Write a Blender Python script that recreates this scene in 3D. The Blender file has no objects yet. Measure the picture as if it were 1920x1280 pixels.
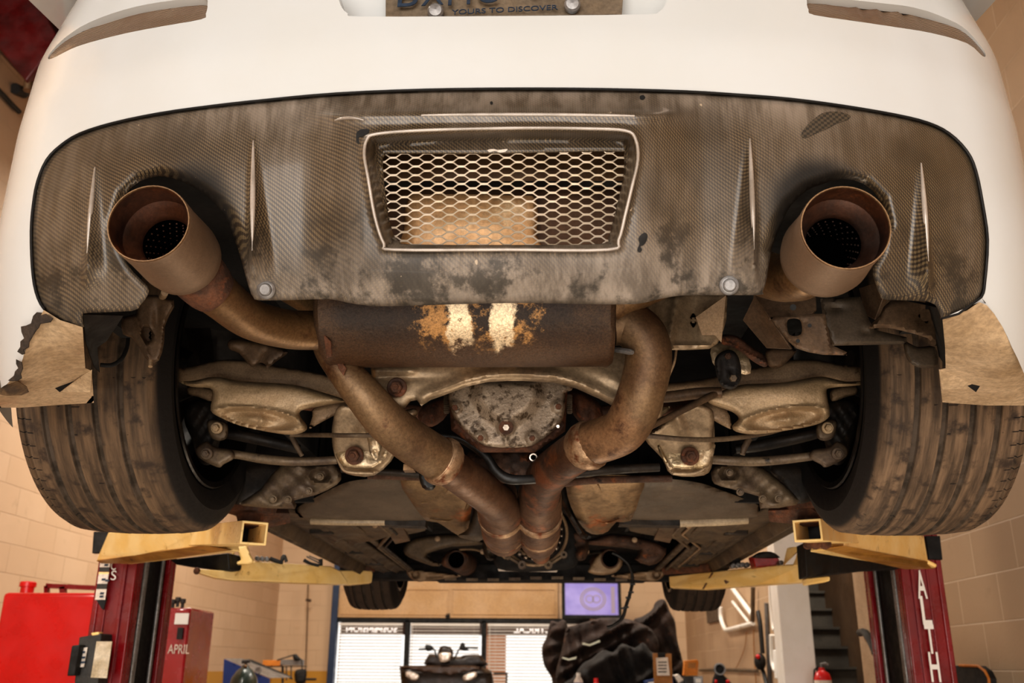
import bpy, bmesh, math, random
import numpy as np
from mathutils import Vector, Matrix, Quaternion
from mathutils.geometry import delaunay_2d_cdt
random.seed(7); RNG = np.random.default_rng(7)
S = bpy.context.scene
COL = S.collection
pi = math.pi
# ------------------------------------------------------------------ camera
HC = 1.45
F = 1745.0; PITCH = .3363; YAW = .0364; ROLL = -.0073
CAM = Vector((0, 0, HC))
CARO = Vector((-.053, 1.844, HC + .247))          # car frame: rear axle, ground line of the tyres
_f = Vector((-math.sin(YAW)*math.cos(PITCH), math.cos(YAW)*math.cos(PITCH), math.sin(PITCH)))
_r = Vector((math.cos(YAW), math.sin(YAW), 0)); _u = _r.cross(_f)
_R = _r*math.cos(ROLL) - _u*math.sin(ROLL); _U = _r*math.sin(ROLL) + _u*math.cos(ROLL)
camd = bpy.data.cameras.new('camera'); camo = bpy.data.objects.new('camera', camd); COL.objects.link(camo)
camo.matrix_world = Matrix(((_R.x, _U.x, -_f.x, 0), (_R.y, _U.y, -_f.y, 0), (_R.z, _U.z, -_f.z, HC), (0, 0, 0, 1)))
camd.sensor_width = 36; camd.lens = F/1920*36; camd.clip_start = .02; camd.clip_end = 200
camd.dof.use_dof = True; camd.dof.focus_distance = 1.35; camd.dof.aperture_fstop = 8.0
S.camera = camo

def ray(px, py): return _f*F + _R*(px-960) + _U*(640-py)
def wy(px, py, Y): d = ray(px, py); return CAM + d*(Y/d.y)                 # world point on plane y=Y
def wx(px, py, X): d = ray(px, py); return CAM + d*(X/d.x)
def wz(px, py, Z): d = ray(px, py); return CAM + d*((Z-HC)/d.z)
def cy_(px, py, y): return wy(px, py, y+CARO.y) - CARO                      # same, in the car's frame
def cz_(px, py, z): return wz(px, py, z+CARO.z) - CARO
def cx_(px, py, x): return wx(px, py, x+CARO.x) - CARO
def depth(v): return (v+CARO-CAM).dot(_f)
def proj(v):
    d = v+CARO-CAM; D = d.dot(_f); return 960+F*d.dot(_R)/D, 640-F*d.dot(_U)/D
# ------------------------------------------------------------------ objects
def tag(o, label=None, cat=None, group=None, kind=None):
    if label: o['label'] = label
    if cat: o['category'] = cat
    if group: o['group'] = group
    if kind: o['kind'] = kind
    return o
def empty(name, loc=(0, 0, 0), label=None, cat=None, group=None):
    o = bpy.data.objects.new(name, None); COL.objects.link(o); o.location = loc; o.empty_display_size = .1
    return tag(o, label, cat, group)
class MB:
    def __init__(s): s.v = []; s.f = []
    def add(s, vs, fs):
        n = len(s.v); s.v += [tuple(v) for v in vs]; s.f += [tuple(i+n for i in f) for f in fs]; return s
    def box(s, c, d, rz=0, rx=0, ry=0):
        R = Matrix.Rotation(rz, 3, 'Z') @ Matrix.Rotation(ry, 3, 'Y') @ Matrix.Rotation(rx, 3, 'X'); c = Vector(c)
        vs = [c + R @ Vector((x*d[0]/2, y*d[1]/2, z*d[2]/2)) for x in (-1, 1) for y in (-1, 1) for z in (-1, 1)]
        return s.add(vs, [(0, 1, 3, 2), (4, 6, 7, 5), (0, 4, 5, 1), (2, 3, 7, 6), (0, 2, 6, 4), (1, 5, 7, 3)])
    def bar(s, a, b, w, h, up=(0, 0, 1)):
        a = Vector(a); b = Vector(b); d = (b-a).normalized(); up = Vector(up); x = d.cross(up).normalized(); u = x.cross(d)
        vs = [p + x*(i*w/2) + u*(j*h/2) for p in (a, b) for i, j in ((-1, -1), (1, -1), (1, 1), (-1, 1))]
        return s.add(vs, [(3, 2, 1, 0), (4, 5, 6, 7), (0, 1, 5, 4), (1, 2, 6, 5), (2, 3, 7, 6), (3, 0, 4, 7)])
    def tube(s, pts, r, n=12, cap=True, inner=None):
        pts = [Vector(p) for p in pts]; m = len(pts)
        rs = r if isinstance(r, (list, tuple)) else [r]*m
        t0 = (pts[1]-pts[0]).normalized(); a = Vector((0, 0, 1)) if abs(t0.z) < .9 else Vector((1, 0, 0))
        x = t0.cross(a).normalized(); vs = []
        for i, p in enumerate(pts):
            t = (pts[min(i+1, m-1)]-pts[max(i-1, 0)]).normalized()
            x = (x - t*x.dot(t)).normalized(); y = t.cross(x)
            vs += [p + (x*math.cos(2*pi*k/n) + y*math.sin(2*pi*k/n))*rs[i] for k in range(n)]
        fs = [(i*n+k, i*n+(k+1) % n, (i+1)*n+(k+1) % n, (i+1)*n+k) for i in range(m-1) for k in range(n)]
        if cap: fs += [tuple(range(n-1, -1, -1)), tuple((m-1)*n+k for k in range(n))]
        return s.add(vs, fs)
    def lathe(s, c, axis, prof, n=24, closed=False, a0=0, a1=2*pi):
        """prof: (distance along axis, radius)"""
        c = Vector(c); ax = Vector(axis).normalized(); a = Vector((0, 0, 1)) if abs(ax.z) < .9 else Vector((1, 0, 0))
        x = ax.cross(a).normalized(); y = ax.cross(x); full = abs(a1-a0-2*pi) < 1e-6; k = n if full else n+1
        vs = [c + ax*h + (x*math.cos(a0+(a1-a0)*j/n) + y*math.sin(a0+(a1-a0)*j/n))*max(r, 1e-5) for h, r in prof for j in range(k)]
        m = len(prof); fs = []
        for i in range(m if closed else m-1):
            for j in range(n):
                i2 = (i+1) % m; j2 = (j+1) % k
                fs.append((i*k+j, i*k+j2, i2*k+j2, i2*k+j))
        return s.add(vs, fs)
    def prism(s, poly, vec):
        poly = [Vector(p) for p in poly]; n = len(poly); v = Vector(vec)
        return s.add(poly+[p+v for p in poly], [tuple(range(n)), tuple(range(2*n-1, n-1, -1))] + [(i, i+n, (i+1) % n+n, (i+1) % n) for i in range(n)])
    def ball(s, c, r, n=12, m=8):
        r = Vector((r, r, r)) if not hasattr(r, '__len__') else Vector(r); c = Vector(c)
        vs = [c+Vector((0, 0, r.z))] + [c+Vector((r.x*math.sin(pi*i/m)*math.cos(2*pi*j/n), r.y*math.sin(pi*i/m)*math.sin(2*pi*j/n), r.z*math.cos(pi*i/m))) for i in range(1, m) for j in range(n)] + [c-Vector((0, 0, r.z))]
        fs = [(0, 1+j, 1+(j+1) % n) for j in range(n)] + [(1+(i*n+j), 1+(i+1)*n+j, 1+(i+1)*n+(j+1) % n, 1+i*n+(j+1) % n) for i in range(m-2) for j in range(n)]
        L = len(vs)-1; fs += [(L, 1+(m-2)*n+(j+1) % n, 1+(m-2)*n+j) for j in range(n)]
        return s.add(vs, fs)
    def build(s, name, mat=None, parent=None, loc=None, bevel=0, sharp=38, solid=0, sub=0, fixn=True):
        me = bpy.data.meshes.new(name)
        vs = s.v
        if loc is not None: L = Vector(loc); vs = [tuple(Vector(v)-L) for v in s.v]
        me.from_pydata(vs, [], s.f); me.update()
        if fixn:
            bm = bmesh.new(); bm.from_mesh(me); bmesh.ops.recalc_face_normals(bm, faces=bm.faces); bm.to_mesh(me); bm.free()
        for p in me.polygons: p.use_smooth = True
        me.set_sharp_from_angle(angle=math.radians(sharp))
        o = bpy.data.objects.new(name, me); COL.objects.link(o)
        if mat: me.materials.append(mat)
        if parent: o.parent = parent
        if loc is not None: o.location = loc
        if solid: md = o.modifiers.new('th', 'SOLIDIFY'); md.thickness = abs(solid); md.offset = -1 if solid > 0 else 1
        if sub: md = o.modifiers.new('sb', 'SUBSURF'); md.levels = md.render_levels = sub
        if bevel: md = o.modifiers.new('bv', 'BEVEL'); md.width = bevel; md.segments = 2; md.limit_method = 'ANGLE'; md.angle_limit = .6
        return o
def crom(pts, k=6, closed=False):
    P = [np.array(p, float) for p in pts]; n = len(P); out = []
    rng = range(n) if closed else range(n-1)
    for i in rng:
        p0 = P[(i-1) % n] if closed or i > 0 else P[0]; p1 = P[i]; p2 = P[(i+1) % n]; p3 = P[(i+2) % n] if closed or i+2 < n else P[-1]
        for j in range(k):
            t = j/k; out.append(.5*((2*p1)+(-p0+p2)*t+(2*p0-5*p1+4*p2-p3)*t*t+(-p0+3*p1-3*p2+p3)*t**3))
    if not closed: out.append(P[-1])
    return out
def resample(poly, step, closed=True):
    P = [np.array(p, float) for p in poly]; out = []
    n = len(P)
    for i in range(n if closed else n-1):
        a = P[i]; b = P[(i+1) % n]; k = max(1, int(round(np.linalg.norm((b-a)[:2])/step)))
        out += [a+(b-a)*j/k for j in range(k)]
    if not closed: out.append(P[-1])
    return out
def inpoly(X, Y, poly):
    P = np.array(poly)[:, :2]; ins = np.zeros(X.shape, bool); n = len(P)
    for i in range(n):
        x1, y1 = P[i]; x2, y2 = P[(i+1) % n]
        if y1 == y2: continue
        c = ((y1 > Y) != (y2 > Y)) & (X < (x2-x1)*(Y-y1)/(y2-y1)+x1); ins ^= c
    return ins
def dpoly(X, Y, poly, closed=True):
    P = np.array(poly)[:, :2]; d = np.full(X.shape, 1e9); n = len(P)
    for i in range(n if closed else n-1):
        a = P[i]; b = P[(i+1) % n]; ab = b-a; L = (ab**2).sum()+1e-12
        t = np.clip(((X-a[0])*ab[0]+(Y-a[1])*ab[1])/L, 0, 1)
        d = np.minimum(d, np.hypot(X-a[0]-t*ab[0], Y-a[1]-t*ab[1]))
    return d
def cdt(outline, step, holes=(), lines=()):
    """triangulate the 2D region -> (N,2) points, faces"""
    o = np.array(resample(outline, step)); hs = [np.array(resample(h, step)) for h in holes]; ls = [np.array(resample(l, step, False)) for l in lines]
    x0, y0 = o.min(0); x1, y1 = o.max(0)
    xs = np.arange(x0, x1, step); ys = np.arange(y0, y1, step*.87); G = []
    for j, y in enumerate(ys): G.append(np.stack([xs+(j % 2)*step/2, np.full(xs.shape, y)], 1))
    G = np.concatenate(G); ok = inpoly(G[:, 0], G[:, 1], o) & (dpoly(G[:, 0], G[:, 1], o) > .45*step)
    for h in hs: ok &= ~inpoly(G[:, 0], G[:, 1], h) & (dpoly(G[:, 0], G[:, 1], h) > .45*step)
    for l in ls: ok &= dpoly(G[:, 0], G[:, 1], l, False) > .45*step
    G = G[ok]; V = [o]; E = [(i, (i+1) % len(o)) for i in range(len(o))]; n = len(o)
    for h in hs: V.append(h); E += [(n+i, n+(i+1) % len(h)) for i in range(len(h))]; n += len(h)
    for l in ls: V.append(l); E += [(n+i, n+i+1) for i in range(len(l)-1)]; n += len(l)
    V.append(G); V = np.concatenate(V)
    r = delaunay_2d_cdt([Vector(v) for v in V], E, [list(range(len(o)))], 1, 1e-7)
    vv = np.array([tuple(v) for v in r[0]]); ff = [tuple(f) for f in r[2]]
    if hs:
        C = np.array([vv[list(f)].mean(0) for f in ff]); bad = np.zeros(len(ff), bool)
        for h in hs: bad |= inpoly(C[:, 0], C[:, 1], h)
        ff = [f for f, b in zip(ff, bad) if not b]
    return vv, ff
def puff(name, outline, y0, mat, parent, H=.02, w=12, back=.6, step=7, relief=None, yf=None, smooth=3, holes=(), sharp=50, lines=(), bevel=0, Pf=None):
    """a cast or pressed piece: outline traced at its distance y0 (car frame), thickened along the line of sight"""
    ol = crom(outline, smooth, True) if smooth else outline
    hs = [crom(h, 4, True) for h in holes]
    V, Fc = cdt(ol, step, hs, lines); X, Y = V[:, 0], V[:, 1]
    d = dpoly(X, Y, ol)
    for h in hs: d = np.minimum(d, dpoly(X, Y, h))
    t = np.clip(d/w, 0, 1); h = H*np.sqrt(1-(1-t)**2)
    hb = -back*h
    if relief is not None: h = h+relief(X, Y)*np.clip(d/6, 0, 1)
    A = []; B = []
    P_ = Pf or cy_
    for i in range(len(V)):
        yy = y0 if yf is None else yf(X[i], Y[i])
        p = P_(X[i], Y[i], yy); dr = (p+CARO-CAM).normalized()
        A.append(p-dr*h[i]); B.append(p-dr*hb[i])
    n = len(V); fs = list(Fc)+[tuple(n+k for k in reversed(f)) for f in Fc]
    # boundary strips
    cnt = {}
    for f in Fc:
        for a, b in zip(f, f[1:]+f[:1]): cnt[(a, b)] = 1
    for (a, b) in list(cnt):
        if (b, a) not in cnt: fs.append((b, a, n+a, n+b))
    m = MB().add(A+B, fs)
    o = m.build(name, mat, parent, sharp=sharp)
    md = o.modifiers.new('w', 'WELD'); md.merge_threshold = .0003
    return o
def gauss(X, Y, cx, cy, rx, ry, a=0):
    c, s = math.cos(a), math.sin(a); u = (X-cx)*c+(Y-cy)*s; v = -(X-cx)*s+(Y-cy)*c
    return np.exp(-(u/rx)**2-(v/ry)**2)
def ell(X, Y, cx, cy, rx, ry, a=0):
    c, s = math.cos(a), math.sin(a); u = (X-cx)*c+(Y-cy)*s; v = -(X-cx)*s+(Y-cy)*c
    return np.sqrt((u/rx)**2+(v/ry)**2)
def ss(a, b, x): t = np.clip((x-a)/(b-a), 0, 1); return t*t*(3-2*t)
def P3(p, fn=None):
    """(px,py,y) or ('z',px,py,z) -> car frame point"""
    if isinstance(p, Vector): return p
    if p[0] == 'z': return cz_(p[1], p[2], p[3])
    if p[0] == 'x': return cx_(p[1], p[2], p[3])
    return cy_(p[0], p[1], p[2])
def plate(name, pts, mat, parent, th=.004, bevel=0.001, vec=None):
    P = [P3(p) for p in pts]; m = MB()
    if vec is None:
        nrm = Vector((0, 0, 0))
        for i in range(len(P)): nrm += P[i].cross(P[(i+1) % len(P)])
        nrm.normalize(); c = sum(P, Vector())/len(P)
        if nrm.dot(c+CARO-CAM) < 0: nrm = -nrm
        vec = nrm*th
    m.prism(P, vec); return m.build(name, mat, parent, bevel=bevel)
def pipe(name, pts, mat, parent, n=20, k=6, cap=True, inner=False):
    """pts: (px,py,y,radius in px)"""
    P = []
    for p in pts:
        v = cy_(p[0], p[1], p[2]); P.append((v.x, v.y, v.z, p[3]*depth(v)/F))
    Q = crom(P, k); m = MB().tube([q[:3] for q in Q], [float(q[3]) for q in Q], n, cap)
    if inner: m.tube([q[:3] for q in Q], [float(q[3])*.93 for q in Q], n, False)
    return m.build(name, mat, parent, fixn=not inner)
def bolt(name, px, py, y, rpx, mat, parent, axis=(0, -1, -.25), washer=True, L=None):
    v = cy_(px, py, y); r = rpx*depth(v)/F; ax = Vector(axis).normalized(); L = L or r*.8
    m = MB()
    if washer: m.lathe(v, ax, [(-r*.3, 0), (-r*.3, r*1.25), (0, r*1.25), (r*.12, r*1.1), (r*.12, 0)], 20)
    m.lathe(v, ax, [(0, r*.8), (L, r*.8), (L+r*.15, r*.65), (L+r*.15, 0)], 6)
    m.lathe(v, ax, [(L, 0), (L, r*.4), (L+r*.35, r*.35), (L+r*.35, 0)], 10)
    return m.build(name, mat, parent)
# ------------------------------------------------------------------ materials
def rgb(h):
    if isinstance(h, str):
        h = h.lstrip('#'); c = [int(h[i:i+2], 16)/255 for i in (0, 2, 4)]
        if c[0] > c[1] > c[2] and c[0]-c[2] > .07: c[1] *= .972; c[2] *= .985
        return tuple((x/12.92 if x <= .04045 else ((x+.055)/1.055)**2.4) for x in c)+(1,)
    return tuple(h)+(1,) if len(h) == 3 else h
class NT:
    def __init__(s, name):
        s.m = bpy.data.materials.new(name); s.m.use_nodes = True; s.t = s.m.node_tree; s.n = s.t.nodes; s.n.clear()
        s.out = s.n.new('ShaderNodeOutputMaterial'); s.b = s.n.new('ShaderNodeBsdfPrincipled'); s.t.links.new(s.b.outputs[0], s.out.inputs[0])
        s.tc = s.n.new('ShaderNodeTexCoord'); s.co = s.tc.outputs['Object']
    def L(s, a, b): s.t.links.new(a, b)
    def set(s, sock, v):
        if hasattr(v, 'is_linked') or hasattr(v, 'links'): s.L(v, sock)
        else: sock.default_value = v
    def noise(s, scale, detail=5, rough=.6, dist=0, co=None, out='Fac'):
        n = s.n.new('ShaderNodeTexNoise'); n.inputs['Scale'].default_value = scale; n.inputs['Detail'].default_value = detail
        n.inputs['Roughness'].default_value = rough; n.inputs['Distortion'].default_value = dist; s.L(co or s.co, n.inputs['Vector']); return n.outputs[out]
    def math(s, op, a, b=0, c=0):
        n = s.n.new('ShaderNodeMath'); n.operation = op
        for i, v in enumerate((a, b, c)): s.set(n.inputs[i], v)
        return n.outputs[0]
    def ramp(s, v, a, b, lo=0., hi=1.):
        n = s.n.new('ShaderNodeMapRange'); n.interpolation_type = 'SMOOTHSTEP'
        for i, x in enumerate((v, a, b, lo, hi)): s.set(n.inputs[i], x)
        return n.outputs[0]
    def mix(s, f, a, b, mode='MIX'):
        n = s.n.new('ShaderNodeMix'); n.data_type = 'RGBA'; n.blend_type = mode; s.set(n.inputs[0], f); s.set(n.inputs[6], a); s.set(n.inputs[7], b); return n.outputs[2]
    def scale(s, v, co=None):
        n = s.n.new('ShaderNodeMapping'); n.inputs['Scale'].default_value = v; s.L(co or s.co, n.inputs['Vector']); return n.outputs[0]
    def sep(s, co=None):
        n = s.n.new('ShaderNodeSeparateXYZ'); s.L(co or s.co, n.inputs[0]); return n.outputs
    def bump(s, h, strength=.3, dist=.01):
        n = s.n.new('ShaderNodeBump'); n.inputs['Strength'].default_value = strength; n.inputs['Distance'].default_value = dist; s.L(h, n.inputs['Height']); s.L(n.outputs[0], s.b.inputs['Normal'])
    def fin(s, col, rough=.5, metal=0., spec=.5, coat=0.):
        s.set(s.b.inputs['Base Color'], col); s.set(s.b.inputs['Roughness'], rough); s.set(s.b.inputs['Metallic'], metal); s.b.inputs['Specular IOR Level'].default_value = spec
        if coat: s.b.inputs['Coat Weight'].default_value = coat; s.b.inputs['Coat Roughness'].default_value = .08
        return s.m
def MAT(name, a, b=None, sc=12, rough=.6, metal=0., spots=None, spot2=None, bump=.15, bsc=60, bd=.003, rv=.15, spec=.5, coat=0, lo=.35, hi=.65, grain=.3):
    s = NT(name); a = rgb(a); b = rgb(b) if b else a
    n1 = s.noise(sc, 6); c = s.mix(s.ramp(n1, lo, hi), a, b)
    r = s.ramp(s.noise(sc*2.3, 4), .3, .7, rough-rv, min(rough+rv, 1))
    mt = metal
    for sp in (spots, spot2):
        if sp:
            col, ssc, th = sp[:3]; f = s.ramp(s.noise(ssc, 7, .65), th-.03, th+.10); c = s.mix(f, c, rgb(col))
            if metal and len(sp) > 3: mt = s.math('MULTIPLY', mt, s.math('SUBTRACT', 1, s.math('MULTIPLY', f, sp[3])))
    if bump and grain and not any(k_ in name for k_ in ('red_paint', 'enamel', 'yellow', 'gloss', 'canvas', 'cloth', 'black_plastic', 'rubber', 'concrete')):
        g_ = s.ramp(s.noise(bsc*2.2, 8, .75), .3, .7, 1-grain, 1+grain*.6); gc = s.n.new('ShaderNodeCombineColor'); [s.L(g_, gc.inputs[i]) for i in range(3)]; c = s.mix(1., c, gc.outputs[0], 'MULTIPLY')
    if bump: s.bump(s.noise(bsc, 6), bump, bd)
    return s.fin(c, r, mt, spec, coat)
M = {}
M['paint'] = MAT('white_paint', '#c3c3c1', '#c1c0bc', 3, .26, 0, ('#8a7a66', 380, .80), None, .0, coat=.5, rv=.0)
M['paint_dirty'] = MAT('dirty_underpaint', '#c9b390', '#a9926f', 9, .6, 0, ('#5d4a33', 26, .66), ('#3f3020', 70, .70), .12, 60)
M['chip'] = MAT('torn_plastic', '#2c241c', '#40352a', 60, .8, 0, None, None, .6, 150)
M['black'] = MAT('black_plastic', '#0d0b0a', '#17130f', 10, .7, 0)
M['dark'] = MAT('dark_undercoat', '#0b0907', '#191310', 8, .85, 0)
M['rust'] = MAT('rusted_steel', '#5c4230', '#382a20', 14, .75, .3, ('#7d4a25', 22, .58), ('#1d140e', 35, .62), .5, 90)
M['rustred'] = MAT('red_rust', '#67432c', '#3f2a1c', 25, .8, .1, ('#7d4a2b', 40, .58), None, .7, 120)
M['tipsteel'] = MAT('brushed_tip_steel', '#84705a', '#75624d', 10, .55, .35, ('#5d4c3c', 14, .66), None, .15, 160, rv=.05, grain=.15)
M['tipin'] = MAT('sooty_pipe_inside', '#54331f', '#2a1b12', 9, .55, .3, ('#8a5028', 8, .55), None, .2, 120)
M['pipe'] = MAT('heat_stained_pipe', '#7d674a', '#5b4531', 7, .5, .5, ('#87694a', 6, .52), ('#4a3020', 12, .58), .25, 90, rv=.1)
M['pipegold'] = MAT('heat_tinted_pipe', '#856b49', '#6b5238', 6, .42, .6, ('#4f3a28', 10, .6), None, .15, 110, rv=.08)
M['piperust'] = MAT('brown_rusted_pipe', '#6b5039', '#4b3526', 9, .55, .45, ('#784a2c', 12, .56), ('#2c1d14', 20, .62), .25, 90)
M['clampm'] = MAT('rusty_clamp', '#ab9272', '#7c6248', 20, .5, .7, ('#6d3a1e', 25, .55), None, .3, 90)
M['alu'] = MAT('dusty_cast_aluminium', '#9a8465', '#846f54', 14, .6, .2, ('#5a4731', 22, .63), ('#3b2d1f', 90, .70), .3, 140)
M['alu2'] = MAT('pale_cast_aluminium', '#b09a77', '#94805f', 12, .5, .3, ('#5a4731', 80, .68), None, .35, 150)
M['diff'] = MAT('pitted_cast_cover', '#a59780', '#877965', 12, .5, .35, ('#4d3f2e', 60, .53), ('#c8bca0', 14, .66), .5, 170)
M['subframe'] = MAT('satin_steel_crossmember', '#a89678', '#8b7a60', 8, .46, .45, ('#5b4530', 25, .68), None, .12, 60, rv=.08)
M['bright'] = MAT('bare_bright_bracket', '#cdbd9d', '#a8956f', 14, .36, .65, ('#5c4028', 22, .62), None, .5, 50, .006, rv=.1)
M['link'] = MAT('dusty_grey_link', '#6f6049', '#57493a', 14, .6, .3, ('#15110d', 24, .66), None, .2, 80)
M['linkdark'] = MAT('dark_greasy_link', '#332a20', '#1f1913', 14, .6, .3, ('#59492f', 22, .66), None, .3, 80)
M['shield'] = MAT('heat_shield', '#8a7454', '#6f5a3f', 7, .42, .7, ('#8b5228', 7, .60), ('#4c3a28', 30, .7), .12, 60)
M['tank'] = MAT('grey_tank_skin', '#5b4f3f', '#4c4234', 8, .55, .1, ('#6d6049', 12, .66), None, .15, 120)
M['floorpan'] = MAT('dusty_floor_pan', '#5c4d38', '#44392b', 7, .65, .15, ('#77654a', 9, .62), ('#2a2018', 20, .66), .25, 50)
M['sill'] = MAT('pale_sill', '#a8997c', '#8e7f64', 7, .5, 0)
M['rubber'] = MAT('black_rubber', '#1a1512', '#241d18', 20, .75, 0, None, None, .3, 90)
M['wire'] = MAT('black_cable', '#14110f', '#1e1a16', 20, .5, 0)
M['bracket'] = MAT('dusty_pressed_bracket', '#6c5841', '#524231', 10, .6, .3, ('#7c5a3a', 14, .62), None, .25, 90)
M['steelbright'] = MAT('shiny_bolt_steel', '#c8c0b0', '#9c9486', 20, .3, .9)
M['red'] = MAT('lift_red_paint', '#7e0f16', '#6c0c12', 6, .3, 0, ('#4a070b', 12, .68), None, .05, coat=.3)
M['redbright'] = MAT('bright_red_enamel', '#d3100f', '#c00d0d', 3, .35, 0, None, None, .03, coat=.3)
M['yellow'] = MAT('worn_yellow_paint', '#fbe09c', '#f3d080', 8, .40, 0, ('#8a6428', 14, .63), ('#3d2a12', 40, .68), .15, 60)
M['white'] = MAT('white_gloss', '#e8e2da', '#e0d9cf', 3, .4, 0, None, None, .0)
M['blue'] = MAT('blue_enamel', '#12306e', '#0f2858', 5, .4, 0)
M['navy'] = MAT('navy_frame', '#2a3a55', '#33425c', 5, .45, .2)
M['orangebox'] = MAT('orange_card', '#c87f2c', '#b87023', 8, .7)
M['card'] = MAT('brown_cardboard', '#a9773f', '#986833', 8, .8)
M['greymetal'] = MAT('grey_metal', '#8d8a88', '#77726e', 8, .4, .5)
M['paper'] = MAT('paper', '#e4dccb', '#d8cfbc', 20, .7)
M['cloth'] = MAT('dark_brown_canvas', '#2f1d12', '#1c1008', 6, .9, 0, ('#5a3a24', 9, .62), None, .5, 40, .01)
M['clothblack'] = MAT('black_cloth', '#1c130d', '#0c0806', 6, .95, 0, None, None, .4, 40, .01)
M['void'] = MAT('pitch_dark_bore', '#020101', None, 3, 1, 0, None, None, 0, spec=0)
M['reflect'] = MAT('reflective_strip', '#e6e8cf', '#d8dcc0', 8, .3, 0)
M['atv'] = MAT('dark_brown_plastic', '#2c211a', '#1e1611', 8, .4, 0)
M['ink'] = MAT('dark_ink', '#2b3a4c', '#232f3f', 8, .6)
M['greyplastic'] = MAT('grey_plastic', '#3c3833', '#2e2a26', 8, .6)

def glass_mat():
    s = NT('window_glass'); m = s.fin((1, 1, 1, 1), .02); s.b.inputs['Transmission Weight'].default_value = 1; s.b.inputs['IOR'].default_value = 1.05; return m
M['glass'] = glass_mat()
def emis(name, c, st):
    s = NT(name); s.fin(rgb(c), .5); s.b.inputs['Emission Color'].default_value = rgb(c); s.b.inputs['Emission Strength'].default_value = st; return s.m
def lens_mat():
    s = NT('ribbed_reflector'); z = s.sep(); w = s.math('SINE', s.math('MULTIPLY', z[2], 2600.))
    c = s.mix(s.ramp(w, -.6, .6), rgb('#4a3a2b'), rgb('#8e7c66')); c = s.mix(s.ramp(s.noise(9, 3), .45, .65), c, rgb('#6a5644')); s.bump(w, .3, .001); return s.fin(c, .18, .1, .6, .5)
M['lens'] = lens_mat()
def carbon():
    s = NT('carbon_fibre'); d = s.noise(3.2, 2, .5, out='Color'); sp = s.sep()
    dd = s.n.new('ShaderNodeSeparateXYZ'); s.L(d, dd.inputs[0])
    w = .0015
    u = s.math('DIVIDE', s.math('ADD', sp[0], s.math('MULTIPLY', dd.outputs[0], .045)), w)
    v = s.math('DIVIDE', s.math('ADD', s.math('ADD', sp[2], s.math('MULTIPLY', sp[1], .5)), s.math('MULTIPLY', dd.outputs[1], .045)), w*.8)
    fu = s.math('FLOOR', u); fv = s.math('FLOOR', v)
    ph = s.math('MODULO', s.math('ADD', s.math('ADD', fu, fv), 4000.), 4.)
    tw = s.math('LESS_THAN', ph, 1.9)
    ru = s.math('ABSOLUTE', s.math('SUBTRACT', s.math('FRACT', v), .5)); gold = s.mix(s.ramp(ru, .1, .5), rgb('#7d6c4c'), rgb('#3a3124'))
    cu = s.math('ABSOLUTE', s.math('SUBTRACT', s.math('FRACT', s.math('MULTIPLY', u, .5)), .5)); gold = s.mix(s.ramp(cu, .22, .42), gold, rgb('#4a3f2f')); c = s.mix(tw, s.mix(s.ramp(cu, .3, .1), rgb('#2c241a'), rgb('#40362a')), gold)
    dust = s.ramp(s.noise(4.5, 5, .6), .38, .68)
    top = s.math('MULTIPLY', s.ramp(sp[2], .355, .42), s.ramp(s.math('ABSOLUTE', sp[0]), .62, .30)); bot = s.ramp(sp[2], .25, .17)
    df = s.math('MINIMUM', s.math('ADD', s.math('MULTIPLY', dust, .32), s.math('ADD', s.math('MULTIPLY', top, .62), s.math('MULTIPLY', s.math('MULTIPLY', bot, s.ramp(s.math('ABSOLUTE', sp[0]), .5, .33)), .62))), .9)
    streak = s.noise(1, 6, .65, co=s.scale((55, 30, 9)))
    hz = s.mix(s.ramp(streak, .35, .65), rgb('#5f574b'), rgb('#8c8374'))
    c = s.mix(df, c, hz)
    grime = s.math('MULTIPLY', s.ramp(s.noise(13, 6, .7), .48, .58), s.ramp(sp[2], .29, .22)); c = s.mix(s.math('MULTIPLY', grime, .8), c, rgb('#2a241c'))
    gap = s.math('MULTIPLY', s.ramp(s.noise(6, 3), .5, .62), .35); c = s.mix(gap, c, rgb('#2b241b'))
    soot = s.ramp(s.math('SQRT', s.math('ADD', s.math('POWER', s.math('SUBTRACT', s.math('ABSOLUTE', sp[0]), .392), 2), s.math('POWER', s.math('SUBTRACT', sp[2], .272), 2))), .082, .052); c = s.mix(s.math('MULTIPLY', soot, .9), c, rgb('#15110c'))
    chips = s.ramp(s.noise(95, 2, .5), .77, .8); c = s.mix(chips, c, rgb('#a3957c'))
    r = s.ramp(s.noise(7, 5), .3, .7, .28, .46); r = s.math('ADD', r, s.math('MULTIPLY', s.math('MAXIMUM', bot, soot), .35)); s.set(s.b.inputs['Coat Weight'], s.math('MULTIPLY', s.math('SUBTRACT', 1, s.math('MAXIMUM', bot, soot)), .22)); s.b.inputs['Coat Roughness'].default_value = .1
    s.bump(s.noise(120, 4), .06, .001)
    return s.fin(c, r, .12, .5, 0)
M['carbon'] = carbon()
def clearpatch():
    s = NT('bare_carbon_patch'); sp = s.sep(); u = s.math('FLOOR', s.math('DIVIDE', sp[0], .004)); v = s.math('FLOOR', s.math('DIVIDE', sp[2], .0035))
    ph = s.math('MODULO', s.math('ADD', s.math('ADD', u, v), 4000.), 2.); c = s.mix(ph, rgb('#2c261d'), rgb('#4c4232')); return s.fin(c, .5)
M['patch'] = clearpatch()
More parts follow.
